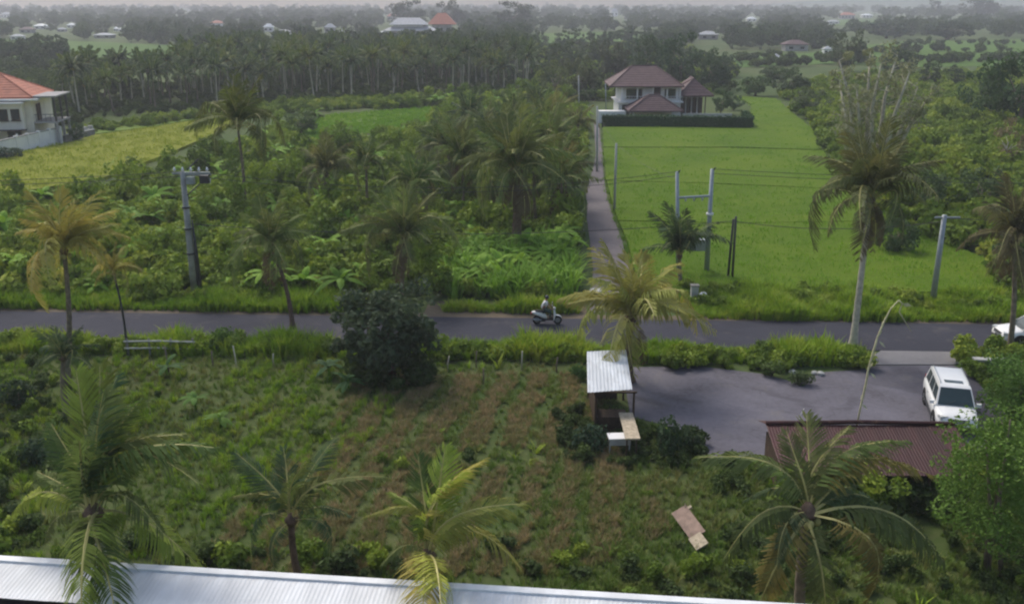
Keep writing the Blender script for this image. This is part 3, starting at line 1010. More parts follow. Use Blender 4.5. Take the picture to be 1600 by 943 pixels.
# the palm grove across the fields: each palm its own thing, trunk and crown shared
grove_px = [(105, 184), (330, 168), (520, 156), (680, 150), (825, 144), (838, 118), (700, 108), (560, 106), (420, 108), (330, 118), (290, 136), (180, 146), (90, 150)]
gw = wpoly(grove_px)
gp = []
r2 = random.Random(5)
cand = sample_poly(gw, 6000, 77)
for q in cand:
    if all((q[0] - a[0]) ** 2 + (q[1] - a[1]) ** 2 > 5.0 ** 2 for a in gp):
        gp.append(q)
gp.sort(key=lambda q: q[1])
gp = gp[:290]
for i, q in enumerate(gp):
    t = thing('grove_palm', 'coconut palm in the dense grove across the fields', 'palm tree', (q[0], q[1], 0), r2.uniform(0, 6.28), 'palms of the grove')
    h = r2.uniform(4.8, 8.6) * (1 if q[0] > -75 else .85)
    k = i % 5
    obj('trunk', TRUNKS[k], t, scale=(8.5, 8.5, h))
    bend = [.05, -.12, .15, .02, -.06][k]
    L = r2.uniform(2.9, 3.7)
    c = r2.choice([DARK, GREEN, (.10, .145, .06), OLIVE, (.09, .12, .06)])
    obj('crown', CROWNS[i % 4], t, (bend * .5 * math.sin(1.5) * 8.5, bend * .4 * 8.5, h), (r2.uniform(-.12, .12), r2.uniform(-.12, .12), 0), (L, L, L), c)

# ------------------------------------------------------------------ broadleaf trees
TRUNK_CACHE = {}
def tree(base, h, w, kind, tint, label, trunk_frac=-.12, bark='bark', seed=0, name='broadleaf_tree', group=None, limbs=9):
    """h total height, w crown width in metres"""
    me, cs = TREES[kind]
    t = thing(name, label, 'tree', base, (seed * 1.7) % 6.28, group)
    rad = w / 2
    zr = {0: .8, 1: 1.1, 2: .65, 3: 1.3, 4: .9}[kind]
    ch = h * (1 - trunk_frac * .8)
    zs = ch / 2 / zr
    cz = h - ch / 2
    sc = (rad, rad, zs)
    key = (kind, bark, limbs)
    if key not in TRUNK_CACHE:
        TRUNK_CACHE[key] = limbs_mesh(cs, 1.5, 1, M[bark], kind, limbs, .05)
    tr = obj('trunk', TRUNK_CACHE[key], t, (0, 0, cz), scale=(rad, rad, cz / 1.5))
    obj('crown', me, t, (0, 0, cz), scale=sc, color=tuple(q * 1.45 for q in tint))
    return t

def tree_px(base_px, h_px, w_px, *a, **k):
    b = P(*base_px)
    s = FPX / ray(*base_px)[1] / (b.y / ray(*base_px)[1]) / 1.0
    z = (H / ray(*base_px)[2])
    s = FPX / z
    return tree(b, h_px / s, w_px / s, *a, **k)

TREES_PX = [
    ((1405, 120), 45, 60, 2, (.05, .075, .035), 'dark tree at the edge of the right far field', {}),
    ((1450, 140), 48, 46, 3, (.05, .07, .035), 'pointed dark tree in the scrub below the right far field', {}),
    ((1492, 138), 36, 34, 3, (.05, .075, .035), 'small pointed dark tree right of its taller twin', {}),
    ((1590, 205), 130, 120, 1, (.045, .08, .03), 'big dark tree at the right edge behind the scrub', {}),
    ((1545, 185), 80, 80, 0, (.05, .09, .032), 'dark round tree left of the big tree at the right edge', {}),
    ((1318, 112), 62, 70, 0, (.075, .095, .05), 'dull green tree standing before the right far field', {}),
    ((1010, 130), 76, 60, 1, (.055, .085, .04), 'tall tree behind the maroon villa roof', {}),
    ((1062, 138), 88, 70, 1, (.05, .085, .04), 'tall dark tree behind the right wing of the villa', {}),
    ((1108, 142), 64, 60, 0, (.05, .08, .035), 'rounded dark tree right of the villa', {}),
    ((1126, 178), 40, 34, 1, (.06, .10, .04), 'small tree in the villa garden just inside the hedge corner', {}),
    ((1146, 172), 24, 30, 0, (.05, .085, .04), 'low dark tree behind the hedge corner of the villa', {}),
    ((960, 128), 62, 60, 0, (.075, .085, .05), 'brownish tree left behind the villa', {}),
    ((905, 150), 60, 66, 0, (.085, .10, .045), 'olive tree left of the villa lane', {}),
    ((868, 160), 60, 56, 4, (.10, .12, .05), 'sparse light tree between grove and lane', {}),
    ((880, 118), 56, 60, 1, (.06, .085, .04), 'tree at the right end of the palm grove', {}),
    ((930, 105), 44, 50, 0, (.07, .09, .045), 'tree below the pale far field', {}),
    ((995, 100), 40, 50, 0, (.05, .08, .04), 'tree between villa and pale far field', {}),
    ((1130, 120), 36, 46, 0, (.055, .085, .04), 'small tree beyond the villa hedge corner', {}),
    ((1180, 150), 34, 56, 2, (.07, .11, .04), 'low spreading tree at the top of the rice field', {}),
    ((1235, 150), 44, 62, 0, (.06, .09, .04), 'rounded tree right of the rice field top', {}),
    ((1210, 128), 26, 60, 2, (.07, .10, .045), 'low shrubby tree below the right far field', {}),
    ((1262, 178), 40, 60, 0, (.085, .11, .05), 'pale green tree left of the tall bare limbed tree', {}),
    ((1568, 262), 70, 62, 4, (.16, .13, .07), 'sparse orange brown tree with pale limbs in the right scrub', dict(bark='bark_pale')),
    ((1530, 330), 70, 90, 0, (.07, .105, .04), 'broad green tree in the right scrub behind the road pole', {}),
    ((1440, 340), 80, 80, 1, (.075, .11, .045), 'upright green tree right of the tall bare limbed tree', {}),
    ((1592, 440), 110, 90, 0, (.055, .085, .035), 'dark tree at the right edge behind the road verge', {}),
    ((1400, 395), 60, 74, 2, (.065, .10, .04), 'low green tree behind the tall driveway palm', {}),
    ((470, 210), 36, 60, 0, (.08, .12, .04), 'rounded tree above the scrub right of the lone palm', {}),
    ((120, 222), 34, 30, 1, (.05, .085, .035), 'small dark tree beside the left house', {}),
    ((190, 150), 60, 70, 0, (.055, .08, .04), 'dark tree between left house and grove', {}),
    ((60, 118), 44, 50, 1, (.055, .08, .04), 'tree behind the left house roof', {}),
    ((130, 128), 54, 46, 3, (.05, .08, .04), 'pointed tree behind the left house', {}),
    ((12, 250), 22, 50, 2, (.05, .08, .05), 'low bluish shrub tree at the left house corner', {}),
    ((640, 46), 46, 58, 1, (.055, .075, .05), 'large dark tree behind the grey hall roof', {}),
    ((705, 44), 42, 50, 0, (.06, .075, .05), 'dark tree right of the red temple roof', {}),
    ((800, 48), 46, 70, 1, (.055, .075, .045), 'broad dark tree between hall and pale far field', {}),
    ((1460, 30), 32, 26, 3, (.05, .07, .05), 'dark upright tree on the skyline to the right', {}),
    ((1530, 32), 40, 60, 0, (.055, .07, .05), 'wide tree on the skyline near the right edge', {}),
    ((1385, 60), 26, 80, 2, (.045, .065, .045), 'dark low tree clump left of the right far field', {}),
    ((1480, 62), 30, 90, 2, (.045, .065, .045), 'dark wide tree clump above the right far field', {}),
]
for i, (b, h, w, k, tint, lab, kw) in enumerate(TREES_PX):
    tree_px(b, h, w, k, tint, lab, seed=i, **kw)

# the dark round tree at the roadside: own dense crown
me, cs = crown_cloud(501, 130, 64, .05, (1, 1, .95), .25, M['leaf_obj'])
b = P(612, 592)
t = thing('dense_tree', 'dense dark round tree standing at the near side of the road', 'tree', b)
obj('trunk', limbs_mesh(cs, .95, 1, M['bark_brown'], 3, 10, .06), t, (0, 0, 2.35), scale=(2.6, 2.6, 2.5))
obj('crown', me, t, (0, 0, 2.25), scale=(2.85, 2.75, 2.85), color=(.075, .105, .058))

pts = np.array([[b.x + q * math.cos(a), b.y + q * math.sin(a), 0] for a, q in [(k * .7, 1.2 + .9 * ((k * 37) % 10) / 10) for k in range(20)]])
DARK_FOOT = pts
# tall pale tree with bare limbs
def bare_tree(base, h, label):
    rr = random.Random(3)
    r = np.random.default_rng(8)
    t = thing('tall_pale_tree', label, 'tree', base)
    mb = MB()
    cs = []; rs = []
    mb.tube([(0, 0, -.1), (.1, 0, h * .1), (0, 0, h * .2)], [.5, .4, .34], 9)
    for k in range(9):
        a = k * .75 + rr.uniform(-.2, .2)
        rad = rr.uniform(1.4, 4.6); top = h * rr.uniform(.72, 1.0)
        p0 = Vector((0, 0, h * rr.uniform(.12, .2)))
        p3 = Vector((math.cos(a) * rad, math.sin(a) * rad, top))
        p1 = p0.lerp(p3, .35) + Vector((math.cos(a), math.sin(a), 0)) * .35
        p2 = p0.lerp(p3, .7) + Vector((rr.uniform(-.3, .3), rr.uniform(-.3, .3), 0))
        mb.tube([p0, p1, p2, p3], [.28, .22, .15, .05], 7)
        for f in np.linspace(.3, 1.0, 9):
            q = p0.lerp(p3, f)
            b2 = rr.uniform(0, 6.28); L = rr.uniform(.6, 1.7)
            e = q + Vector((math.cos(b2) * L, math.sin(b2) * L, rr.uniform(.2, .9)))
            mb.tube([q, e], [.05, .015], 5)
            for c in (e, q.lerp(e, .5)):
                cs.append(np.array(c) + r.normal(size=3) * .25); rs.append(rr.uniform(.35, .85))
    mb.build('trunk', M['bark_pale'], t, True)
    V, F = leaf_cloud(r, cs, rs, 42, .14)
    obj('crown', np_mesh('crown', V, F, [], [M['leaf_obj']]), t, color=(.28, .29, .18))
    return t
bare_tree(P(1350, 348), 14.2, 'tall sparse tree with pale bare limbs behind the driveway palm')

# feathery bright tree in the lower right corner
def feathery(base, h, label, tint, seed):
    rr = random.Random(seed)
    t = thing('feathery_tree', label, 'tree', base)
    r = np.random.default_rng(seed)
    cs = []
    for k in range(3):
        mb = MB()
        a = rr.uniform(0, 6.28)
        x0 = Vector((math.cos(a) * .35, math.sin(a) * .35, 0))
        top = x0 + Vector((rr.uniform(-.8, .8), rr.uniform(-.5, .5), h * rr.uniform(.8, 1)))
        mid = (x0 + top) / 2 + Vector((rr.uniform(-.2, .2), .1, 0))
        mb.tube([x0, mid, top], [.075, .06, .025], 7)
        mb.build('trunk', M['bark'], t, True)
        for j in range(38):
            f = rr.uniform(.24, 1.02)
            p = x0.lerp(top, f)
            a = rr.uniform(0, 6.28); d = rr.uniform(.2, 1.9) * (1.25 - f * .5)
            cs.append(np.array(p + Vector((math.cos(a) * d, math.sin(a) * d, rr.uniform(-.3, .3)))))
    V, F = leaf_cloud(r, cs, [rr.uniform(.35, .7) for _ in cs], 80, .07)
    obj('crown', np_mesh('crown', V, F, [], [M['leaf_obj']]), t, color=tint)
    return t
feathery(P(1548, 900), 6.2, 'bright feathery tree with thin stems in the lower right corner', (.13, .22, .04), 31)
feathery(P(1640, 830), 7.0, 'bright feathery tree at the right edge under the white car', (.12, .21, .04), 32)
feathery(P(1610, 668), 3.6, 'leafy green tree at the right edge beside the parked car', (.11, .20, .04), 33)

# ------------------------------------------------------------------ undergrowth and grass (stuff)
cane_px = [(690, 468), (700, 405), (760, 392), (900, 388), (896, 468)]
scrub_px = [(-150, 466), (-150, 318), (60, 322), (165, 306), (255, 277), (335, 246), (405, 222), (480, 188), (690, 158), (830, 150), (912, 178), (910, 240), (900, 275), (892, 310), (894, 345), (898, 380), (896, 468)]
cw = wpoly(cane_px)
sw = wpoly(scrub_px)
ff5 = wpoly([(440, 206), (520, 178), (690, 166), (710, 192), (610, 218), (470, 236)])
pts = sample_poly(sw, 4300, 11, [cw, ff5])
scatter('scrub', pts, rng.uniform(.8, 1.7, len(pts)), BUSH, 'tangled green scrub between the road and the palm grove', 'scrub', seed=1)
pts = sample_poly(sw, 330, 12, [cw, ff5])
scatter('tall_scrub', pts, rng.uniform(1.2, 2.1, len(pts)), BUSH_TALL, 'taller bushes rising out of the scrub left of the lane', 'bushes', seed=2)
pts = sample_poly(sw, 240, 14, [cw, ff5])
scatter('wild_bananas', pts, rng.uniform(.8, 1.25, len(pts)), BANANA_STUFF, 'broad leaved banana growth through the scrub left of the lane', 'plants', seed=3)
pts = thin(sample_poly(cw, 520, 13), .3, -.25, 2.2)
scatter('cane_stand', pts, rng.uniform(.4, 1.0, len(pts)), T_CANE, 'bright green stand of tall cane grass beside the lane', 'cane', seed=4)

pts = sample_poly(cw, 70, 15)
scatter('crop_bananas', pts, rng.uniform(.55, 1.05, len(pts)), BANANA_STUFF, 'banana plants mixed into the crop beside the lane', 'plants', seed=44)
pts = sample_poly(cw, 90, 16)
scatter('crop_bushes', pts, rng.uniform(.5, 1.1, len(pts)), BUSH, 'leafy bushes mixed into the crop beside the lane', 'bushes', seed=45)
scrub_r = [(1292, 240), (1322, 300), (1398, 350), (1470, 382), (1550, 414), (1572, 466), (1900, 470), (1900, 118), (1420, 118), (1280, 128), (1222, 150), (1250, 185), (1276, 208)]
pts = sample_poly(wpoly(scrub_r), 4200, 21)
scatter('right_scrub', pts, rng.uniform(.9, 2.1, len(pts)), BUSH, 'rolling green scrub right of the rice field', 'scrub', seed=5)
gu = wpoly([(90, 190), (330, 174), (520, 160), (690, 152), (830, 146), (845, 108), (700, 100), (420, 104), (290, 130), (90, 140)])
pts = sample_poly(gu, 2200, 31)
scatter('grove_undergrowth', pts, rng.uniform(.6, 1.4, len(pts)), BUSH_DK, 'dark undergrowth beneath the palm grove', 'undergrowth', seed=6)
pts = sample_poly(wpoly([(112, 207), (330, 177), (500, 160), (690, 152), (690, 162), (520, 173), (345, 184), (150, 210)]), 420, 35)
scatter('field_hedgerow', pts, rng.uniform(.7, 1.5, len(pts)), BUSH, 'loose green hedgerow between ripe field and palm grove', 'hedgerow', seed=36)
mid_px = [(830, 176), (845, 108), (836, 80), (1040, 66), (1150, 108), (1146, 150), (1090, 150), (930, 160)]
pts = sample_poly(wpoly(mid_px), 1500, 32)
scatter('villa_thicket', pts, rng.uniform(1.2, 2.6, len(pts)), BUSH_DK + BUSH[:1], 'mixed dark thicket behind the maroon villa', 'thicket', seed=7)
lf_px = [(-200, 240), (0, 205), (110, 205), (130, 130), (90, 104), (-200, 100)]
pts = sample_poly(wpoly(lf_px), 1600, 33)
scatter('left_thicket', pts, rng.uniform(1.2, 2.6, len(pts)), BUSH_DK, 'dark thicket behind the house with the orange roof', 'thicket', seed=8)

# far houses: pixel of the base, width, height, roof, wall, label
FH = [
    (8, 28, 16, 8, 'tile_grey', 'white_wall', 'pale house at the far upper left corner'),
    (62, 46, 20, 8, 'tin_white', 'white_wall', 'white roofed house on the far left plain'),
    (111, 44, 14, 7, 'tin_white', 'white_wall', 'small white roofed house right of the first far left one'),
    (181, 49, 8, 6, 'tin_white', 'white_wall', 'tiny white house, left one of a far pair'),
    (190, 50, 8, 6, 'tin_white', 'white_wall', 'tiny white house, right one of a far pair'),
    (160, 60, 30, 6, 'tile_grey', 'grey_wall', 'long low shed above the left far field'),
    (95, 50, 14, 6, 'tile_grey', 'grey_wall', 'grey house among the far left trees'),
    (40, 52, 22, 9, 'tile_maroon', 'grey_wall', 'brown roofed house on the far left plain'),
    (338, 42, 20, 9, 'tile_red', 'white_wall', 'pinkish roofed house above the grove on the left'),
    (419, 50, 16, 12, 'tin_white', 'white_wall', 'white domed looking house above the grove'),
    (440, 60, 38, 12, 'tile_grey', 'white_wall', 'long grey house above the palm grove'),
    (498, 64, 14, 5, 'tin_white', 'white_wall', 'small white roof above the palm grove'),
    (540, 54, 26, 6, 'tin_white', 'grey_wall', 'long white roofed shed left of the grey hall'),
    (515, 52, 18, 14, 'tile_grey', 'grey_wall', 'grey house left of the long white shed'),
    (1175, 34, 16, 7, 'tin_white', 'white_wall', 'white roofed house on the skyline above the villa'),
    (1108, 62, 32, 12, 'tile_grey', 'grey_wall', 'grey roofed house above and right of the villa'),
    (1245, 80, 40, 16, 'tile_maroon', 'grey_wall', 'reddish roofed house at the edge of the right far field'),
    (1294, 84, 12, 3, 'tile_grey', 'white_wall', 'small white shed right of the reddish roofed house'),
    (1356, 28, 18, 6, 'tin_white', 'white_wall', 'white roofed house near the right skyline'),
    (1303, 38, 20, 6, 'tile_grey', 'white_wall', 'pale house left of the right skyline trees'),
    (1325, 30, 24, 10, 'tile_red', 'grey_wall', 'pink roofed house near the right skyline'),
    (1213, 98, 10, 2, 'tile_grey', 'white_wall', 'tiny white hut in the right far field'),
    (960, 26, 12, 12, 'tile_grey', 'white_wall', 'pale house on the skyline above the lane'),
    (612, 32, 16, 10, 'tile_red', 'grey_wall', 'faded red roofed house behind the grey hall'),
    (25, 62, 20, 6, 'tile_grey', 'white_wall', 'pale house at the edge of the left far field'),
]
CLEAR = [(a[0], a[1], a[2], a[3]) for a in FH] + [(655, 55, 130, 30)]
hr_ = []
for (x0, y0, x1, y1, n_) in ((1330, 100, 1720, 92, 60), (1340, 84, 1700, 78, 40), (1160, 104, 1330, 100, 26), (1400, 70, 1700, 68, 30), (1150, 96, 1260, 92, 14)):
    for k in range(n_):
        f = random.random(); hr_.append(tuple(P(x0 + (x1 - x0) * f, y0 + (y1 - y0) * f + random.uniform(-2, 2))))
scatter('field_hedges', np.array(hr_), rng.uniform(1.2, 3.2, len(hr_)), BUSH_DK, 'dark hedges dividing the far field on the right', 'hedges', seed=47)
# far wood up to the skyline
r = np.random.default_rng(41)
ff = [[(p[0], p[1]) for p in f] for f in far_fields]
def far_points(n, y0, y1, sd):
    r = np.random.default_rng(sd)
    px = r.uniform(-500, 2100, n); py = y0 + (y1 - y0) * r.uniform(0, 1, n) ** 1.3
    k = np.ones(n, bool)
    for f in ff[:4]:
        g2 = [(a, b_ + 2) for a, b_ in f]
        k &= ~in_poly(px, py, f)
    k &= ~((py > 78) & (px > 100) & (px < 300)) & ~((py > 112) & (px < 830)) & ~((py > 78) & (px > 830) & (px < 1300))
    k &= ~((py > 58) & (px > 1300))
    k &= ~in_poly(px, py, [(560, 70), (590, 44), (720, 44), (740, 70)])
    for hx, hy, hw_, hh_ in CLEAR:
        k &= ~((np.abs(px - hx) < hw_ * .5 + 6) & (py > hy - 2) & (py < hy + 22))
    return np.array([tuple(P(a, b_)) for a, b_ in zip(px[k], py[k])])
pts = far_points(6500, 17, 100, 42)
scatter('far_wood', pts, rng.uniform(2.6, 5.2, len(pts)) * np.interp(pts[:, 1], [300, 800, 1300, 2400], [1.0, 1.15, 1.6, 1.9]), None or [m for m in WOODS], 'hazy mass of trees filling the plain up to the skyline', 'woodland', seed=9, zs=1.0)
# lift crowns so that they stand on their trunks: shift handled by vertical offset
o = bpy.data.objects['far_wood']
co = np.zeros(len(o.data.vertices) * 3, np.float32); o.data.vertices.foreach_get('co', co)
co = co.reshape(-1, 3); co[:, 2] = 2.6 + np.random.default_rng(1).uniform(0, 2.6, len(co)) + np.interp(co[:, 1], [300, 800, 1300, 2400], [0, .6, 3.5, 5.5]); o.data.vertices.foreach_set('co', co.ravel())

# rice plants over the canopy of the plots
T_RICE = [tuft_mesh(350 + i, M['rice_blade'], 22, .38, .03, .55, .5) for i in range(3)]
rp = []
for k, pp in enumerate(rice_plots):
    q = sample_poly(wpoly(pp), (2800, 1800, 1500, 1200)[k], 80 + k)
    q[:, 2] = -.06
    rp.append(q)
pts = np.vstack(rp)
scatter('rice_plants', pts, rng.uniform(.8, 1.5, len(pts)), T_RICE, 'young green rice filling the plots right of the lane', 'rice', seed=42)
q = sample_poly(wpoly(far_fields[4]), 1500, 87)
scatter('open_grass', q, rng.uniform(.8, 1.6, len(q)), T_RICE, 'light open grass strip behind the scrub', 'grass', seed=49)
T_RIPE = [tuft_mesh(360 + i, M['ripe_blade'], 22, .4, .035, .7, .5) for i in range(2)]
pts = sample_poly(wpoly(ripe_px), 2600, 85); pts[:, 2] = .06
scatter('ripe_rice_plants', pts, rng.uniform(.8, 1.5, len(pts)), T_RIPE, 'ripe yellow rice in the field by the left house', 'rice', seed=43)
scatter('dark_tree_foot', DARK_FOOT, rng.uniform(.6, 1.1, len(DARK_FOOT)), BUSH_DK, 'dark bushes crowding the foot of the round roadside tree', 'bushes', seed=46)
# road verges
def strip(x0, x1, o0, o1, n, seed):
    """points beside the road: o metres from its far edge towards the camera (negative = beyond)"""
    r = np.random.default_rng(seed)
    a = road_pt(x0, 0); bb = road_pt(x1, 0)
    t = r.uniform(0, 1, n); o = r.uniform(o0, o1, n)
    q = np.array(a)[None] + (np.array(bb) - np.array(a))[None] * t[:, None] + np.array(rn)[None] * o[:, None]
    q[:, 2] = 0
    return q
W = ROADW
pts = np.vstack([strip(-120, 1305, W + .3, W + 2.4, 3900, 51), strip(1490, 1750, W + .4, W + 3, 500, 52)])
near_tree = (pts[:, 0] - 7.6) ** 2 + (pts[:, 1] - 48) ** 2 < 0
lump = lambda q: np.clip(.95 + .28 * np.sin(q[:, 0] * .9) + .22 * np.sin(q[:, 0] * .37 + 1) + .15 * np.sin(q[:, 0] * 2.3 + q[:, 1]), .45, 1.5)
scatter('near_verge_grass', pts, rng.uniform(.75, 1.2, len(pts)) * lump(pts), T_GRASS, 'tall bright grass along the near edge of the road', 'grass', seed=11)
pts = np.vstack([strip(-150, 560, -3.2, -.6, 2300, 53), strip(690, 905, -2.2, -1.1, 250, 54), strip(1075, 1800, -6.2, -.35, 5200, 55)])
scatter('far_verge_grass', pts, rng.uniform(.7, 1.2, len(pts)) * lump(pts), T_GRASS, 'tall bright grass along the far edge of the road', 'grass', seed=12)
pts = np.vstack([strip(60, 560, W + .9, W + 2.2, 60, 56), strip(-100, 560, -4.0, -2.0, 80, 57), strip(1080, 1780, -6.5, -2.5, 130, 58), strip(680, 930, W + 1.4, W + 2.6, 26, 59), strip(1010, 1285, W + 1.2, W + 3.2, 52, 60)])
scatter('verge_shrubs', pts, rng.uniform(.45, .85, len(pts)), BUSH, 'low shrubs mixed into the road verges', 'shrubs', seed=13)

# meadow below the road
mw = wpoly([(-120, 556), (430, 560), (930, 572), (985, 655), (1060, 680), (1110, 722), (1640, 722), (1700, 1090), (-120, 1090)])
green_w = wpoly([(-120, 556), (560, 560), (620, 640), (560, 720), (420, 860), (-120, 900)])
dry_w = wpoly([(560, 590), (930, 585), (980, 700), (1050, 830), (900, 900), (300, 900), (400, 760), (500, 700)])
pts = np.vstack([sample_poly(mw, 11000, 61), sample_poly(wpoly([(850, 735), (1180, 735), (1640, 735), (1700, 1000), (820, 940)]), 2600, 611)])
pts = thin(pts, .35, -.5, 3.1)
scatter('meadow_grass', pts, rng.uniform(.4, .85, len(pts)), T_FIELD, 'olive grass covering the meadow below the road', 'grass', seed=14)
pts = thin(sample_poly(green_w, 5200, 62), .3, -.12, 5.3, (.2, 1.5))
scatter('lush_grass', pts, rng.uniform(.3, .62, len(pts)), T_GRASS, 'lush green grass on the left of the meadow', 'grass', seed=15)
pts = thin(sample_poly(dry_w, 12000, 63), .28, -.45, 9.7, (.2, 1.7))
scatter('dry_grass', pts, rng.uniform(.35, .75, len(pts)), T_DRY, 'dry brownish grass in the middle of the meadow', 'grass', seed=16)
dark_l = wpoly([(-120, 560), (60, 565), (110, 620), (100, 720), (60, 800), (40, 860), (-120, 900)])
pts = np.vstack([sample_poly(dark_l, 120, 64), sample_poly(wpoly([(0, 830), (620, 850), (1150, 890), (1150, 960), (0, 930)]), 55, 65)])
scatter('meadow_weeds', pts, rng.uniform(.3, .75, len(pts)), BUSH_DK + BUSH[:2], 'dark weeds along the roof side and left end of the meadow', 'weeds', seed=17)
T_WEED = [tuft_mesh(340 + i, M['grass'], 12, .8, .045, .15, .9) for i in range(2)] + [tuft_mesh(345 + i, M['grass_field'], 12, .7, .05, .12, 1.1) for i in range(2)]
pts = thin(sample_poly(mw, 150, 71), .25, .05, 12.1)
scatter('tall_weeds', pts, rng.uniform(.4, .9, len(pts)), T_WEED, 'scattered tall weeds standing out of the meadow grass', 'weeds', seed=40)
pts = thin(sample_poly(mw, 60, 72), .3, .0, 22.1)
scatter('low_bushes', pts, rng.uniform(.25, .5, len(pts)), BUSH + BUSH_DK, 'small leafy weeds dotted over the meadow', 'weeds', seed=41)
kb = wpoly([(872, 640), (935, 640), (1000, 690), (1075, 672), (1105, 710), (1060, 735), (900, 730), (850, 700)])
pts = sample_poly(kb, 70, 66)
scatter('kiosk_weeds', pts, rng.uniform(.3, .6, len(pts)), BUSH_DK, 'dark weeds around the legs of the kiosk', 'weeds', seed=18)
rb_px = wpoly([(1120, 725), (1480, 735), (1640, 700), (1700, 960), (1100, 960)])
pts = sample_poly(rb_px, 130, 67)
scatter('corner_weeds', pts, rng.uniform(.3, .65, len(pts)), BUSH_DK, 'weeds in the shade below the red brown roof', 'weeds', seed=19)
er = wpoly([(1500, 556), (1760, 560), (1760, 690), (1590, 680), (1545, 610), (1515, 590)])
pts = sample_poly(er, 150, 68)
scatter('corner_shrubs', pts, rng.uniform(.5, 1.0, len(pts)), BUSH, 'green shrubs right of the parking area', 'shrubs', seed=20)
pts = sample_poly(wpoly(rice_plots[0]), 1500, 69)

# individual plants in the meadow
def banana(base, s, label, tint, k, rz):
    t = thing('banana_plant', label, 'plant', base, rz)
    mb = MB(); mb.tube([(0, 0, 0), (.02, 0, .6), (0, 0, 1.15)], [.1, .085, .06], 8)
    obj('stem', mb.mesh('stem', M['cane'], True), t, scale=(s, s, s))
    for j in range(8):
        obj('leaf', BANANA_LEAF[(j + k) % 5], t, rot=(0, 0, j * 2.4), scale=(s, s, s * (.85 + .05 * (j % 5))), color=tuple(q * (.85 + .07 * (j % 5)) for q in tint))
def shrub(base, s, label, tint, k, hz=1.0, name='shrub'):
    t = thing(name, label, 'shrub', base, k)
    mb = MB()
    for j in range(4):
        a = j * 1.6 + k
        mb.tube([(0, 0, 0), (math.cos(a) * .15, math.sin(a) * .15, .35), (math.cos(a) * .35, math.sin(a) * .35, .75)], [.04, .03, .012], 5)
    obj('stem', mb.mesh('stem', M['bark'], True), t, scale=(s, s, s * hz))
    me = SHRUBS[k % 3]
    obj('foliage', me, t, scale=(s, s, s * hz), color=tint)
SHRUBS = [bush_mesh(600 + i, M['leaf_obj'], 9, 90, .085, 'foliage', .7) for i in range(3)]
for i, (px, s, tint, lab) in enumerate([
        ((306, 640), .55, (.10, .20, .035), 'light green broad leaved plant in the meadow left of the dark round tree'),
        ((345, 668), .5, (.11, .20, .03), 'light green broad leaved plant below the meadow fence'),
        ((545, 612), .6, (.06, .13, .04), 'dark broad leaved plant at the foot of the dark round tree'),
        ((515, 590), .6, (.06, .12, .045), 'bluish broad leaved plant left of the dark round tree'),
        ((262, 590), .6, (.07, .14, .04), 'broad leaved plant behind the white rails')]):
    banana(P(*px), s, lab, tint, i % 3, i)
for i, (px, s, hz, tint, lab) in enumerate([
        ((1040, 715), 1.0, 1.5, (.05, .085, .04), 'shrub with pale stem between kiosk and red brown roof'),
        ((925, 705), .9, 1.3, (.05, .09, .05), 'dark shrub left of the kiosk legs'),
        ((1080, 705), .7, 1.2, (.055, .085, .04), 'dark low shrub at the corner of the parking area'),
        ((1133, 572), .62, 1.0, (.13, .20, .03), 'small bright shrub on the verge right of the short yellow palm'),
        ((1250, 600), .75, .9, (.09, .13, .05), 'grey green shrub spilling onto the parking area'),
        ((1205, 588), .8, .9, (.10, .15, .04), 'green shrub on the verge above the parking area'),
        ((345, 548), .95, 1.2, (.08, .15, .03), 'rounded green shrub on the near verge under the leaning olive palm'),
        ((425, 548), .75, 1.2, (.07, .14, .03), 'green shrub on the near verge left of the dark round tree'),
        ((905, 592), .6, 1.0, (.06, .13, .035), 'green shrub left behind the kiosk'),
        ((30, 640), 1.1, 1.2, (.05, .08, .04), 'dark shrub at the left end of the meadow'),
        ((62, 730), 1.0, 1.2, (.045, .08, .04), 'dark bluish shrub left of the tall front palm'),
        ((1560, 600), 1.0, 1.3, (.05, .10, .025), 'dense dark shrub right of the driveway'),
        ((1385, 770), .8, 1.0, (.05, .085, .035), 'dark shrub under the red brown roof'),
        ((1480, 780), .9, 1.3, (.06, .12, .03), 'green shrub right of the red brown roof')]):
    shrub(P(*px), s, lab, tint, i, hz)

# ------------------------------------------------------------------ buildings
def hip_roof(mb, cx, cy, w, d, z0, h, ridge=None, thick=.18, mi=0):
    """hipped roof with a thickness; ridge along the longer side"""
    x, y = w / 2, d / 2
    if ridge is None:
        ridge = max(w, d) - min(w, d)
    if w >= d:
        r1, r2_ = (cx - ridge / 2, cy), (cx + ridge / 2, cy)
    else:
        r1, r2_ = (cx, cy - ridge / 2), (cx, cy + ridge / 2)
    vs = [(cx - x, cy - y, z0), (cx + x, cy - y, z0), (cx + x, cy + y, z0), (cx - x, cy + y, z0)]
    vs += [(a, b_, z0 - thick) for a, b_, _ in vs]
    vs += [(*r1, z0 + h), (*r2_, z0 + h)]
    if w >= d:
        fs = [(0, 1, 9, 8), (1, 2, 9), (2, 3, 8, 9), (3, 0, 8)]
    else:
        fs = [(0, 1, 8), (1, 2, 9, 8), (2, 3, 9), (3, 0, 8, 9)]
    fs += [(0, 4, 5, 1), (1, 5, 6, 2), (2, 6, 7, 3), (3, 7, 4, 0), (7, 6, 5, 4)]
    mb.add(vs, fs, mi)
    return vs

def ridge_caps(parent, vs, mat, r=.12):
    for a, b_ in ((0, 8), (3, 8), (1, 9), (2, 9), (8, 9)):
        p, q = Vector(vs[a]), Vector(vs[b_])
        if (p - q).length < .1: continue
        MB().tube([p + Vector((0, 0, .03)), q + Vector((0, 0, .03))], r, 6).build('ridge_cap', mat, parent)

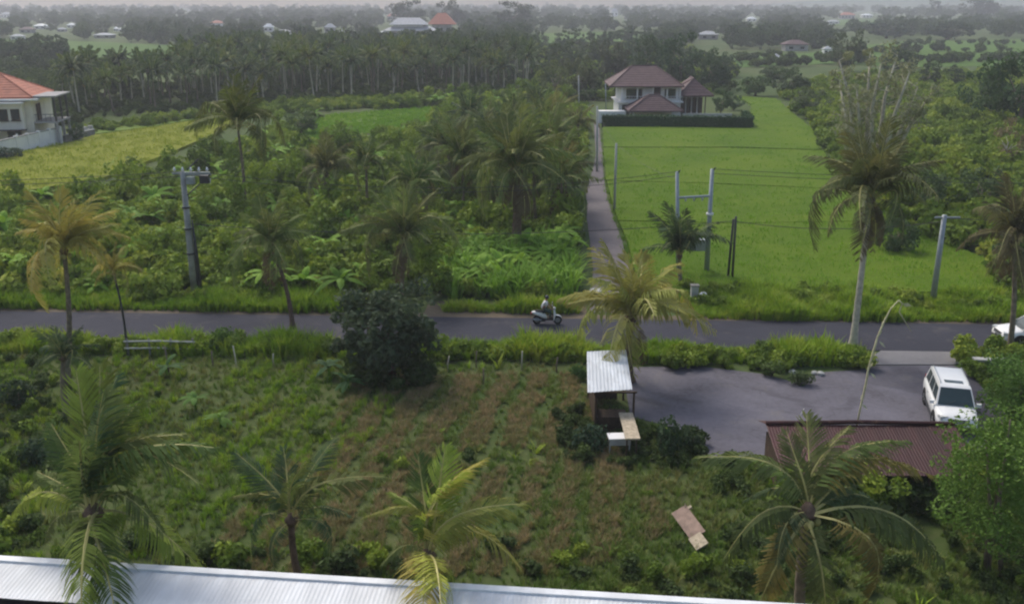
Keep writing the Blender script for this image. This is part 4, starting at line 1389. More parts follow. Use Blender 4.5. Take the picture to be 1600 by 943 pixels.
def courses(parent, vs, faces, mat, step=.75):
    """raised tile courses following each roof slope"""
    mb = MB()
    for f in faces:
        pts = [Vector(vs[i]) for i in f]
        a, b_ = pts[0], pts[1]
        top = pts[2:] if len(pts) == 4 else [pts[2], pts[2]]
        c, d = top[0], top[1]
        n = (b_ - a).cross(d - a).normalized()
        if n.z < 0: n = -n
        k = int((d - a).length / step)
        for i in range(k):
            t = (i + .02) / k; t2 = min(1, (i + 1.0) / k)
            p, q = a.lerp(d, t), b_.lerp(c, t)
            p2, q2 = a.lerp(d, t2), b_.lerp(c, t2)
            mb.add([p + n * .05, q + n * .05, q2 + n * .015, p2 + n * .015, p, q], [(0, 1, 2, 3), (4, 5, 1, 0)])
    mb.build('tile_courses', mat, parent)

def window(parent, c, w, h, face, mat_f, depth=.1, mull=1, name='window'):
    """c centre on the wall plane; face: '-y' or '+x' """
    def bx(mb, du, dz, sw, sh, off, th):
        if face == '-y':
            mb.box((c[0] + du, c[1] - off, c[2] + dz), (sw, th, sh))
        elif face == '+x':
            mb.box((c[0] + off, c[1] + du, c[2] + dz), (th, sw, sh))
    f = MB()
    t = .09
    bx(f, 0, h / 2 - t / 2, w, t, .03, depth); bx(f, 0, -h / 2 + t / 2, w, t, .03, depth)
    bx(f, -w / 2 + t / 2, 0, t, h - 2 * t, .03, depth); bx(f, w / 2 - t / 2, 0, t, h - 2 * t, .03, depth)
    for k in range(mull):
        bx(f, -w / 2 + w * (k + 1) / (mull + 1), 0, t * .7, h - 2 * t, .025, depth * .8)
    fo = f.build(name, mat_f, parent)
    gl = MB(); bx(gl, 0, 0, w - 2 * t, h - 2 * t, .012, .02)
    gl.build('pane', M['glass'], fo)
    s = MB(); bx(s, 0, -h / 2 - .06, w + .2, .08, .09, .22)
    s.build('sill', mat_f, fo)
    return fo

# the maroon roofed villa
vb = P(1015, 192)
V0 = Vector((vb.x, 157.0, 0))
t = thing('villa', 'white two storey villa with maroon hipped roofs behind a dark hedge', 'house', V0)
X0 = V0.x
def vx(px, Y=161): return at(px, 150, Y).x - X0
ml, mr = vx(966), vx(1062)
mcx, mw_ = (ml + mr) / 2, (mr - ml)
w1 = MB()
w1.box((mcx, 7.0, 1.5), (mw_, 8.0, 3.0)); w1.box((mcx + .0, 7.2, 4.28), (mw_ - .6, 7.6, 2.55))
w1.build('wall', M['white_wall'], t)
MB().box((mcx, 6.9, 3.02), (mw_ + .8, 9.2, .16)).build('floor_slab', M['white_wall'], t)
rf = MB(); el, er_ = vx(953, 159), vx(1068, 159)
vsr = hip_roof(rf, (el + er_) / 2, 7.0, er_ - el, 10.4, 5.62, 2.9, ridge=4.0)
ro = rf.build('main_roof', M['tile_maroon'], t)
courses(ro, vsr, [(0, 1, 9, 8), (1, 2, 9), (3, 0, 8)], M['tile_maroon'])
ridge_caps(ro, vsr, M['tile_maroon'])
yb = 7.0 - 4.0
for px_, z_, w_, h_ in ((990, 4.35, 2.6, 1.5), (1046, 4.4, 1.8, 1.4), (980, 1.7, 1.8, 1.7)):
    window(t, (vx(px_), yb - (-.4 if z_ > 3 else 0), z_), w_, h_, '-y', M['wood_dark'])
MB().box((vx(1025), 3.36, 4.2), (1.3, .1, 2.2)).build('balcony_door', M['wood_dark'], t)
for px_ in (970, 994, 1018, 1040, 1060):
    MB().box((vx(px_), 2.55, 4.25), (.22, .22, 2.4)).build('column', M['white_wall'], t)
bal = MB()
bal.box((mcx, 2.5, 3.95), (mw_ + .5, .06, .06)); bal.box((mcx, 2.5, 3.2), (mw_ + .5, .06, .06))
for k in range(24): bal.box((ml - .2 + (mw_ + .4) * k / 23, 2.5, 3.58), (.05, .04, .7))
bal.build('balustrade', M['white_wall'], t)
# right wing: porch with columns
rl, rr_ = vx(1066), vx(1106)
MB().box(((rl + rr_) / 2, 9.3, 1.9), (rr_ - rl - .6, 4.5, 3.8)).build('wing_wall', M['white_wall'], t)
rf = MB(); vsr = hip_roof(rf, (rl + rr_) / 2 + .1, 8.2, rr_ - rl + 1.6, 9.0, 3.95, 2.6, ridge=3.6)
ro = rf.build('wing_roof', M['tile_maroon'], t)
courses(ro, vsr, [(0, 1, 8), (1, 2, 9, 8)], M['tile_maroon']); ridge_caps(ro, vsr, M['tile_maroon'])
for k in range(5):
    MB().box((rl + .25 + (rr_ - rl - .4) * k / 4, 5.0, 2.05), (.16, .16, 3.5)).build('column', M['wood_dark'], t)
    if k < 4:
        MB().box((rl + .25 + (rr_ - rl - .4) * (k + .5) / 4, 7.02, 2.1), (.75, .08, 2.6)).build('door', M['wood_dark'], t)
MB().box(((rl + rr_) / 2, 6.6, .2), (rr_ - rl + .8, 4.2, .38)).build('porch_floor', M['concrete'], t)
# front pavilion
fl, fr_ = vx(985, 156), vx(1060, 156)
pm = MB()
for a in (fl + .4, fr_ - .4):
    for yy_ in (-2.6, 1.6):
        MB().box((a, yy_, 1.1), (.25, .25, 2.2)).build('column', M['white_wall'], t)
MB().box(((fl + fr_) / 2, .9, 1.0), (fr_ - fl - 1.6, 2.2, 2.0)).build('pavilion_wall', M['cream_wall'], t)
rf = MB(); vsr = hip_roof(rf, (fl + fr_) / 2, -.6, fr_ - fl + 1.0, 5.8, 2.25, 2.25, ridge=1.6)
ro = rf.build('pavilion_roof', M['tile_maroon'], t)
courses(ro, vsr, [(0, 1, 9, 8), (1, 2, 9), (3, 0, 8)], M['tile_maroon'], .6); ridge_caps(ro, vsr, M['tile_maroon'])
MB().box((vx(953), -.5, .95), (4.4, .25, 1.9)).build('terrace_wall', M['white_wall'], t)
MB().box((vx(953), .6, 1.82), (4.2, 2.0, .12)).build('terrace_slab', M['white_wall'], t)
MB().box(((vx(1064) + vx(1135)) / 2, -1.0, .8), (vx(1135) - vx(1064), .22, 1.6)).build('garden_wall', M['concrete'], t)

# hedge in front of the villa
ha, hb_, hc = P(940, 199), P(1172, 202), P(1180, 172)
r = np.random.default_rng(71)
V = []; F = []
def hedge_seg(a, b_):
    d = b_ - a; n = Vector((-d.y, d.x, 0)).normalized()
    for _ in range(int(d.length * 120)):
        q = a + d * r.uniform(0, 1) + n * r.uniform(-.55, .55) + Vector((0, 0, r.uniform(0, 1) ** .7 * 2.0))
        nn = np.array([r.normal(), r.normal() - .4, r.normal() + .4]); nn /= np.linalg.norm(nn)
        a_ = np.cross(nn, r.normal(size=3)); a_ /= np.linalg.norm(a_); b2 = np.cross(nn, a_)
        s = r.uniform(.1, .22); q = np.array(q); i = len(V)
        V.extend([q - a_ * s, q + b2 * s * .6, q + a_ * s, q - b2 * s * .6]); F.append((i, i + 1, i + 2, i + 3))
hedge_seg(ha, hb_); hedge_seg(hb_, hb_ + Vector((1.0, 9, 0)))
t = thing('hedge', 'clipped dark hedge along the top of the green rice field', 'hedge', (0, 0, 0))
obj('foliage', np_mesh('foliage', V, F, [], [M['hedge']]), t)
hs = MB()
for a, b_ in ((ha, hb_), (hb_, hb_ + Vector((1.0, 9, 0)))):
    d = b_ - a
    hs.box(((a + b_) / 2) + Vector((0, 0, .9)), (d.length, .7, 1.8), math.atan2(d.y, d.x))
hs.build('core', M['hedge'], t)

# the left house with the orange roof
L0 = Vector((at(58, 230, 131).x, 131.0, 0))
t = thing('left_house', 'cream two storey house with orange tiled roof at the left edge', 'house', L0, R(9))
w1 = MB(); w1.box((-8.2, 4.6, 3.05), (16.4, 9.0, 6.1))
w1.build('wall', M['cream_wall'], t)
MB().box((-8.0, 4.5, 6.18), (18.4, 10.8, .22)).build('eave_slab', M['white_wall'], t)
rf = MB(); vsr = hip_roof(rf, -8.2, 4.6, 17.2, 9.8, 6.48, 2.9, ridge=6.5)
ro = rf.build('roof', M['tile_red'], t)
courses(ro, vsr, [(0, 1, 9, 8), (1, 2, 9)], M['tile_red']); ridge_caps(ro, vsr, M['tile_red'])
MB().box((-7.3, 4.6, 9.55), (.5, .5, .7)).build('finial', M['white_wall'], t)
bay = MB(); bay.box((-2.6, -.45, 4.0), (3.4, .9, 3.4)); bay.build('bay', M['cream_wall'], t)
MB().box((-2.6, -.65, 5.8), (4.0, 1.7, .2)).build('bay_roof', M['white_wall'], t)
for dx_ in (-3.35, -1.85):
    window(t, (dx_, -.9, 4.25), 1.1, 1.5, '-y', M['wood_dark'], mull=0)
window(t, (-6.4, .1, 4.0), 1.7, 1.8, '-y', M['wood_dark'])
window(t, (-9.6, .1, 4.0), 1.7, 1.8, '-y', M['wood_dark'])
window(t, (-6.8, .1, 1.4), 1.7, 1.6, '-y', M['wood_dark'])
window(t, (-2.6, .1, 1.3), 1.8, 1.5, '-y', M['wood_dark'])
# veranda on the right side
MB().box((1.5, 3.4, 3.05), (3.0, 6.4, .2)).build('balcony_floor', M['grey_wall'], t)
MB().box((1.5, 3.4, 6.5), (3.6, 7.0, .2)).build('veranda_roof', M['grey_wall'], t)
for yy_ in (.5, 3.4, 6.2):
    MB().box((2.8, yy_, 4.75), (.22, .22, 3.2)).build('column', M['dark_metal'], t)
    MB().box((2.8, yy_, 1.45), (.3, .3, 2.9)).build('column', M['grey_wall'], t)
rail = MB(); rail.box((2.85, 3.4, 4.1), (.06, 6.2, .07)); rail.box((1.5, .35, 4.1), (2.8, .06, .07))
for k in range(10): rail.box((2.85, .5 + k * .62, 3.62), (.04, .04, .9))
for k in range(5): rail.box((.3 + k * .62, .35, 3.62), (.04, .04, .9))
rail.build('railing', M['dark_metal'], t)
MB().box((.12, 2.6, 4.3), (.1, 1.6, 2.2)).build('balcony_door', M['wood_dark'], t)
# lean-to with dark roof in front
MB().box((-4.2, -2.0, 2.35), (6.6, 3.6, .16), mat=Matrix.Rotation(R(-6), 3, 'X')).build('lean_to_roof', M['tile_dark'], t)
for xx in (-7.2, -4.2, -1.2):
    MB().box((xx, -3.5, 1.05), (.2, .2, 2.1)).build('post', M['white_wall'], t)
# boundary wall of the left house
a, b_ = P(28, 241), P(96, 224)
tw = thing('boundary_wall', 'white boundary wall between the left house and the ripe field', 'wall', a, math.atan2((b_ - a).y, (b_ - a).x))
wl_ = (b_ - a).length
MB().box((wl_ / 2 - 3, 0, 1.05), (wl_ + 6, .22, 2.1)).build('panel', M['white_wall'], tw)
MB().box((wl_ / 2 - 3, 0, 2.16), (wl_ + 6.1, .34, .12)).build('coping', M['grey_wall'], tw)
for k in range(5):
    MB().box((wl_ * k / 4, 0, 1.18), (.36, .36, 2.36)).build('pier', M['white_wall'], tw)
a2, c2 = P(100, 222), P(148, 212)
tw = thing('low_wall', 'low grey wall and rubble running right from the left house', 'wall', a2, math.atan2((c2 - a2).y, (c2 - a2).x))
ll = (c2 - a2).length
MB().box((ll / 2, 0, .45), (ll, .25, .9)).build('panel', M['concrete_old'], tw)
MB().box((ll / 2, 0, .94), (ll, .36, .08)).build('coping', M['concrete'], tw)
for k in range(6):
    MB().box((ll * .55 + k * .7, .8, .5 + .2 * (k % 2)), (.8, .7, 1.0 + .4 * (k % 2)), k, taper=.7).build('rubble_block', M['concrete'], tw)

# far houses
def far_house(px, py, wpx, hpx, roof, wall, label, roofh=.4, depth=.7, rz=0, group=None):
    b = P(px, py); s = FPX / (H / ray(px, py)[2])
    w, h = wpx / s, hpx / s
    h = max(h, 2.6)
    w = max(w, 3.6)
    d = max(3.2, w * depth)
    t = thing('far_house', label, 'house', b, rz, group)
    wh = h * (1 - roofh)
    MB().box((0, d / 2, wh / 2), (w * .88, d * .88, wh)).build('wall', M[wall], t)
    rf = MB(); v = hip_roof(rf, 0, d / 2, w, d, wh + .15, h * roofh, thick=.25)
    rf.build('roof', M[roof], t)
    n = max(2, min(5, int(w / 4)))
    for k in range(n):
        x = -w * .44 + w * .88 * (k + .5) / n
        MB().box((x, d * .06 - .06, wh * .5), (min(1.6, w * .5 / n), .14, wh * .4)).build('window', M['glass'], t)
    return t
for a in FH:
    far_house(*a)
# grey hall with two tiers and the red temple roof
b = P(640, 62); s = FPX / (H / ray(640, 62)[2])
t = thing('tiered_hall', 'large hall with pale grey two tiered roof beyond the grove', 'building', b)
hw = 82 / s
MB().box((0, 8, 2), (hw * .8, 14, 4)).build('wall', M['grey_wall'], t)
rf = MB(); hip_roof(rf, 0, 8, hw, 18, 4.6, 2.6, ridge=hw * .62); rf.build('lower_roof', M['tile_grey'], t)
MB().box((-hw * .03, 8, 7.0), (hw * .55, 9, 1.6)).build('clerestory', M['white_wall'], t)
rf = MB(); hip_roof(rf, -hw * .03, 8, hw * .72, 13, 7.6, 3.4, ridge=hw * .42); rf.build('upper_roof', M['tile_grey'], t)
rf = MB(); hip_roof(rf, -hw * .5, 2, hw * .25, 8, 3.2, 1.4); rf.build('porch_roof', M['tin_white'], t)
for k in range(7): MB().box((-hw * .36 + hw * .72 * k / 6, .85, 1.8), (1.2, .2, 2.0)).build('window', M['glass'], t)
b = P(690, 58)
t = thing('red_roof_house', 'house with steep red roof beside the grey hall', 'house', b)
MB().box((0, 6, 3.4), (11, 10, 6.8)).build('wall', M['grey_wall'], t)
rf = MB(); hip_roof(rf, 0, 6, 16.0, 13.5, 7.0, 6.0, ridge=5); rf.build('roof', M['tile_red'], t)
for k in range(3): MB().box((-3.5 + 3.5 * k, .95, 4), (1.4, .15, 2)).build('window', M['glass'], t)

# ------------------------------------------------------------------ white roofed shed at the bottom
zr = 5.0
A, B = P(-60, 872, zr), P(1215, 950, zr)
ax = (B - A).normalized(); nx = Vector((ax.y, -ax.x, 0))
ang = math.atan2(ax.y, ax.x)
length = (B - A).length + 9
t = thing('long_shed', 'long shed with white corrugated sheet roof along the bottom edge', 'shed', (A.x, A.y, 0), ang)
SW = 1.28            # visible slope width
drop = .16
nsh = int(length / 1.02)
def corrugated(w, d, dz, ribs, amp, thick=.01):
    """one sheet: ribs run down the slope (local -y)"""
    mb = MB()
    n = ribs * 4
    top = []
    for i in range(n + 1):
        x = w * i / n
        z = amp * (0, 1, 1, 0)[i % 4]
        top.append((x, z))
    vs = []
    for x, z in top:
        vs += [(x, 0, z), (x, -d, z - dz), (x, 0, z - thick), (x, -d, z - dz - thick)]
    fs = []
    for i in range(n):
        a = i * 4
        fs += [(a, a + 1, a + 5, a + 4), (a + 2, a + 6, a + 7, a + 3), (a + 1, a + 3, a + 7, a + 5), (a, a + 4, a + 6, a + 2)]
    mb.add(vs, fs)
    return mb
cm = corrugated(1.04, SW, drop, 9, .007).mesh('roof_sheet', M['tin_white'])
for k in range(nsh):
    o = obj('roof_sheet', cm, t, (k * 1.02, 0, zr + .004 * (k % 2)))
    o.rotation_euler = (0, 0, R(random.uniform(-.12, .12)))
MB().box((nsh * .51, .06, zr + .03), (nsh * 1.02, .22, .05)).build('ridge_flashing', M['tin_white'], t)
MB().box((nsh * .51, .1, zr - .16), (nsh * 1.02, .06, .3)).build('fascia', M['dark_metal'], t)
MB().box((nsh * .51, -.8, (zr - .45) / 2), (nsh * 1.02 - .4, .22, zr - .5)).build('wall', M['grey_wall'], t)
# lower dark tiled slope towards the camera
MB().box((nsh * .51, -SW - 1.9, zr - .62), (nsh * 1.02, 4.2, .14), mat=Matrix.Rotation(R(6), 3, 'X')).build('lower_roof', M['tile_dark'], t)
MB().box((nsh * .51, -SW - 3.6, (zr - 1.2) / 2), (nsh * 1.02 - .4, .22, zr - 1.2)).build('wall', M['grey_wall'], t)

# ------------------------------------------------------------------ red brown roof in the lower right
zr2 = 2.3
A, B = P(1197, 663, zr2), P(1482, 664, zr2)
ax = (B - A).normalized(); ang = math.atan2(ax.y, ax.x); ln = (B - A).length
t = thing('red_roof_hut', 'low hut with rusty red brown sheet roof below the parking area', 'hut', (A.x, A.y, 0), ang)
cm = corrugated(.86, 2.9, .75, 7, .012).mesh('roof_sheet', M['tin_red'])
n = int(ln / .84) + 1
for k in range(n):
    o = obj('roof_sheet', cm, t, (k * .84, 0, zr2 + .004 * (k % 2)))
    o.rotation_euler = (0, 0, R(random.uniform(-.3, .3)))
MB().tube([(0, .03, zr2 + .05), (n * .42, .05, zr2 + .11), (n * .84, .03, zr2 + .05)], .09, 7).build('ridge_cap', M['tin_red'], t)
cm2 = corrugated(.86, 1.2, .4, 7, .012).mesh('roof_sheet', M['tin_red'])
for k in range(n):
    obj('roof_sheet', cm2, t, (k * .84 + .86, .08, zr2 + .0 + .004 * (k % 2)), (0, 0, math.pi))
MB().box((n * .42, -.9, .88), (n * .84 - .5, .15, 1.75)).build('wall', M['wood_dark'], t)
MB().box((.3, -.3, .85), (.14, 2.0, 1.65)).build('wall', M['wood_dark'], t)
for k in range(5):
    MB().box((.2 + (n * .84 - .4) * k / 4, -2.75, .72), (.1, .1, 1.44)).build('post', M['wood_dark'], t)

ov = [A + (B - A) * random.random() + Vector((0, -2.6 - random.random() * .9, 0)) for _ in range(26)]
ov = np.array([(q.x, q.y, 0) for q in ov])
scatter('hut_overgrowth', ov, rng.uniform(.7, 1.3, len(ov)), BUSH_DK + BUSH_TALL[:1], 'bushes growing up against the front of the red brown hut', 'bushes', seed=48)
# ------------------------------------------------------------------ kiosk
zk = 2.45
ka, kb2, kc, kd = P(917, 549, zk), P(978, 546, zk), P(988, 608, zk - .35), P(918, 613, zk - .35)
kw = (kb2 - ka).length; kdp = ((kc + kd) / 2 - (ka + kb2) / 2).length
kx = (kb2 - ka).normalized()
t = thing('kiosk', 'roadside kiosk with white sheet roof and pale counter', 'kiosk', (ka.x, ka.y, 0), 0)
kinv = Matrix.Rotation(-t.rotation_euler.z, 3, 'Z')
kl = [kinv @ (q - Vector((ka.x, ka.y, 0))) for q in (ka, kb2, kc, kd)]
for k in range(3):
    mb = MB(); nn = 16; vs_ = []
    for i in range(nn + 1):
        f = (k + i / nn) / 3
        zz = Vector((0, 0, .012 * (0, 1, 1, 0)[i % 4] + .004 * (k % 2)))
        a_, b_ = kl[0].lerp(kl[1], f) + zz, kl[3].lerp(kl[2], f) + zz
        vs_ += [a_, b_, a_ - Vector((0, 0, .01)), b_ - Vector((0, 0, .01))]
    fs_k = []
    for i in range(nn):
        q = i * 4
        fs_k += [(q, q + 1, q + 5, q + 4), (q + 2, q + 6, q + 7, q + 3), (q + 1, q + 3, q + 7, q + 5), (q, q + 4, q + 6, q + 2)]
    mb.add(vs_, fs_k).build('roof_sheet', M['tin_kiosk'], t)
rm = MB()
for yy_ in (-.15, -kdp / 2, -kdp + .15):
    rm.box((kw / 2, yy_, zk - .07 + yy_ / kdp * .35), (kw, .07, .08))
rm.build('rafters', M['wood_dark'], t)
for xx in (.12, kw - .12):
    for yy_ in (-.2, -kdp + .25):
        hh = zk - .1 + yy_ / kdp * .35
        MB().box((xx, yy_, hh / 2), (.09, .09, hh)).build('post', M['wood_dark'], t)
MB().box((kw * .4, -.3, .95), (kw * .75, .06, 1.7)).build('back_panel', M['wood_dark'], t)
MB().box((.14, -kdp / 2, .7), (.05, kdp - .5, 1.3)).build('side_panel', M['wood_dark'], t)
MB().box((kw * .45, -kdp + .7, .4), (kw * .7, .9, .8)).build('bench', M['wood_dark'], t)
# counter seen below the roof's front edge
MB().box((kw * .76, -kdp - 1.15, 1.02), (.62, 2.7, .07)).build('counter_top', M['wood_pale'], t)
for yy_ in (-kdp + .1, -kdp - 2.4):
    for dx_ in (-.2, .2):
        MB().box((kw * .74 + dx_, yy_, .49), (.06, .06, .98)).build('counter_leg', M['wood_dark'], t)
tp = P(966, 708)
t = thing('table', 'small white table standing in front of the kiosk counter', 'table', (tp.x, tp.y, 0), R(4))
MB().box((0, 0, .82), (.95, .62, .04)).build('table_top', M['white_wall'], t)
MB().box((0, -.29, .66), (.93, .03, .28)).build('apron', M['concrete'], t)
for xx in (-.42, .42):
    for yy_ in (-.26, .26):
        MB().box((xx, yy_, .4), (.05, .05, .8)).build('leg', M['concrete'], t)

# ------------------------------------------------------------------ poles, fence, wires
def pole(base_px, top_px, r0, r1, label, mat='concrete', name='utility_pole', Y=None):
    b = P(*base_px)
    top = at(top_px[0], top_px[1], b.y)
    t = thing(name, label, 'pole', b)
    v = top - b
    MB().tube([(0, 0, -.2), v * .5, v], [r0, (r0 + r1) / 2, r1], 10).build('shaft', M[mat], t, True)
    return t, v, b
t, v, bL = pole((305, 462), (285, 268), .26, .17, 'tall concrete power pole with wide crossarm and insulators on the left', 'pole_old')
MB().box(v + Vector((.55, 0, -.1)), (2.4, .12, .14)).build('crossarm', M['galv'], t)
MB().box(v + Vector((.75, .25, -.25)), (1.9, .1, .12), R(8)).build('crossarm', M['galv'], t)
for k in range(5):
    c = v + Vector((-.5 + k * .52, 0, .02))
    MB().tube([c, c + Vector((0, 0, .1)), c + Vector((0, 0, .16)), c + Vector((0, 0, .26))], [.05, .1, .06, .04], 8).build('insulator', M['white_wall'], t, True)
MB().tube([v + Vector((.3, 0, .1)), v + Vector((1.0, .3, .75))], .05, 6).build('switch_bar', M['dark_metal'], t)
MB().box(v + Vector((.5, -.1, -.55)), (.5, .3, .45)).build('fuse_box', M['galv'], t)
MB().tube([(.36, 0, 0), Vector((.36, 0, 0)) + v * .35, Vector((.3, 0, 0)) + v * .62], [.17, .12, .04], 7).build('cable_conduit', M['dark_metal'], t, True)
for k in range(4):
    c = v + Vector((-.2 + k * .6, .28, -.4 - .1 * (k % 2)))
    MB().tube([c, c + Vector((0, 0, -.3))], [.07, .05], 7).build('hanging_insulator', M['lamp'], t, True)
MB().box(v + Vector((1.35, .05, -.5)), (.55, .4, .5)).build('switch_gear', M['dark_metal'], t)
MB().tube([v + Vector((1.7, .1, -.2)), v + Vector((.2, -.15, -1.5))], .035, 6).build('brace', M['dark_metal'], t)
for f in (.35, .55, .72):
    MB().tube([v * f - Vector((0, 0, .05)), v * f + Vector((0, 0, .05))], .27, 10).build('band', M['dark_metal'], t, True)
topL = bL + v

p1, p2 = (1060, 428), (1104, 424)
b1 = P(*p1)
t = thing('twin_power_poles', 'pair of grey concrete poles joined by a crossbar at the rice field', 'pole', b1)
v1 = at(1058, 268, b1.y) - b1
b2 = Vector((at(1104, 424, b1.y).x, b1.y, 0)); v2 = at(1113, 264, b1.y) - b1
MB().tube([(0, 0, -.2), v1], [.17, .12], 10).build('shaft', M['galv'], t, True)
MB().tube([b2 - b1 + Vector((0, 0, -.2)), v2], [.2, .13], 10).build('shaft', M['galv'], t, True)
ca, cb = v1.lerp(Vector((0, 0, 0)), .25), v2.lerp(b2 - b1, .25)
MB().tube([ca, cb], .09, 6).build('crossbar', M['galv'], t)
for k in range(3):
    c = ca.lerp(cb, .25 + .25 * k)
    MB().tube([c, c + Vector((0, 0, -.12)), c + Vector((0, 0, -.3))], [.04, .09, .05], 7).build('insulator', M['lamp'], t, True)
c = v2.lerp(b2 - b1, .42)
MB().tube([c - Vector((0, 0, .08)), c + Vector((0, 0, .08))], .26, 10).build('band', M['white_wall'], t, True)
for q in (v1, v2):
    MB().tube([q + Vector((.05, 0, -.1)), q + Vector((.2, -.1, .12))], [.08, .04], 6).build('pin', M['dark_metal'], t)
MB().box(Vector((1.25, -.2, v1.z * .3)), (1.0, .5, .8)).build('transformer', M['galv'], t)
topH1, topH2 = b1 + v1, b1 + v2

tb, vb_, bb_ = pole((1137, 437), (1146, 342), .09, .08, 'left slim black pole of a pair before the rice field', 'dark_metal')
tb2, vb2, bb2 = pole((1144, 438), (1150, 338), .09, .08, 'right slim black pole of a pair before the rice field', 'dark_metal')
topB = bb2 + vb2
tr_, vr_, br_ = pole((1457, 472), (1476, 336), .2, .15, 'bluish concrete pole on the right verge behind the road', 'galv')
MB().box(vr_ + Vector((.2, 0, -.15)), (1.6, .1, .1)).build('crossarm', M['galv'], tr_)
topR = br_ + vr_
t, v, b = pole((960, 330), (963, 224), .13, .1, 'slim pale pole beside the bend of the lane', 'concrete')
topP1 = b + v
t, v, b = pole((933, 268), (933, 166), .14, .1, 'slim pale pole near the top of the lane', 'concrete')
topP2 = b + v
t, v, b = pole((905, 178), (904, 118), .15, .1, 'far thin pole left of the maroon villa', 'concrete')
topP3 = b + v
pole((947, 176), (946, 126), .1, .08, 'thin dark mast in front of the villa terrace', 'galv')

def wire(a, b_, sag, label, r_=.018):
    pts = []
    for i in range(15):
        t_ = i / 14
        p = a.lerp(b_, t_); p.z -= sag * 4 * t_ * (1 - t_)
        pts.append(p - a)
    o = MB().tube(pts, r_, 4).build('power_line', M['dark_metal'], None, False, a)
    tag(o, label, 'power line', 'overhead lines along the road')
far_r = Vector((60, topH2.y, topH2.z))
for k, dz in enumerate((0, .35)):
    off = Vector((0, .3 * k, -dz))
    nm = ('upper', 'lower')[k]
    wire(topL + Vector((.8, 0, 0)) + off, topH1 + off, 1.1, nm + ' power line from the crossarm pole to the twin poles', .017)
    wire(topH2 + off, far_r + off, .7, nm + ' power line leading right from the twin poles', .017)
    wire(Vector((-75, topL.y + 1, topL.z)) + off, topL + off, .9, nm + ' power line arriving at the crossarm pole from the left', .017)
lowL = topL + Vector((.1, 0, -3.4))
wire(lowL, topB + Vector((0, 0, -.3)), .8, 'low dark cable from the crossarm pole to the slim black pair', .022)
wire(topB + Vector((0, 0, -.35)), topR + Vector((0, 0, -.4)), .5, 'low dark cable from the slim black pair to the right pole', .022)
wire(topR + Vector((0, 0, -.2)), Vector((70, topR.y, topR.z)), .5, 'low dark cable leading right out of view', .022)
wire(topH1 + Vector((0, 0, -.5)), topP1, .4, 'thin line from the twin poles to the lane pole', .01)
wire(topP1, topP2, .5, 'thin line between the two pale lane poles', .01)
wire(topP2, topP3, .6, 'thin line from the upper lane pole to the far pole', .01)

# rails and posts below the near verge
fa, fb = P(196, 556), P(306, 556)
t = thing('rail_fence', 'short pale two rail fence in the meadow by the slanting stem', 'fence', fa)
for z in (.45, .85):
    MB().tube([(0, 0, z), ((fb - fa) * .5) + Vector((0, 0, z + .03)), (fb - fa) + Vector((0, 0, z - .03))], .055, 7).build('rail', M['concrete'], t)
for k in range(4):
    q = (fb - fa) * (.04 + .31 * k)
    MB().box(q + Vector((0, .07, .5)), (.09, .09, 1.0)).build('post', M['concrete_old'], t)
for i, (x, y0, y1, lab) in enumerate([
        (264, 582, 540, 'pale fence post at the right end of the white rails'),
        (370, 580, 540, 'pale bamboo post in the meadow under the leaning olive palm'),
        (334, 575, 548, 'short post left of the pale bamboo post'),
        (428, 572, 552, 'short post left of the dark round tree'),
        (744, 574, 548, 'bamboo post at the near verge right of the dark round tree'),
        (815, 578, 548, 'taller bamboo post at the near verge below the scooter'),
        (755, 600, 574, 'stubby mossy post in the meadow edge'),
        (700, 580, 556, 'short post close to the dark round tree'),
        (870, 582, 558, 'short post left of the kiosk roof')]):
    b = P(x, y0); h = at(x, y1, b.y).z
    o = MB().tube([(0, 0, -.1), (random.uniform(-.04, .04), 0, h * .5), (random.uniform(-.08, .08), 0, h)], [.045, .04, .035], 7).build('fence_post', M['bark_pale'] if i % 2 else M['bark'], None, True, b)
    tag(o, lab, 'post', 'posts below the road verge')

# low kerb wall left of the parking and stones
stones = [((1238, 583), .2), ((1246, 594), .16), ((1272, 584), .17), ((1282, 586), .22), ((1228, 570), .15), ((1262, 596), .13), ((1500, 568), .2)]
SL = ['pale stone on the verge above the parking area, leftmost', 'small pale stone below the leftmost verge stone', 'pale stone in the middle of the verge stones', 'largest pale stone at the right of the verge stones', 'pale stone high on the verge', 'small stone at the asphalt edge', 'pale stone right of the driveway']
for (px, s), lab in zip(stones, SL):
    bm = bmesh.new()
    bmesh.ops.create_icosphere(bm, subdivisions=2, radius=s)
    for v in bm.verts:
        v.co *= random.uniform(.8, 1.12); v.co.z *= .7
    me = bpy.data.meshes.new('stone'); bm.to_mesh(me); bm.free(); me.materials.append(M['concrete'])
    tag(obj('stone', me, None, P(*px) + Vector((0, 0, s * .45))), lab, 'stone', 'stones on the verge')
# concrete culvert wall right of the driveway
a, b_ = P(1520, 578), P(1575, 580)
t = thing('culvert_wall', 'low concrete culvert wall right of the driveway', 'wall', a, math.atan2((b_ - a).y, (b_ - a).x))
MB().box(((b_ - a).length / 2, 0, .3), ((b_ - a).length, .3, .6)).build('panel', M['concrete_old'], t)
MB().box(((b_ - a).length / 2, 0, .64), ((b_ - a).length + .1, .45, .08)).build('coping', M['concrete'], t)

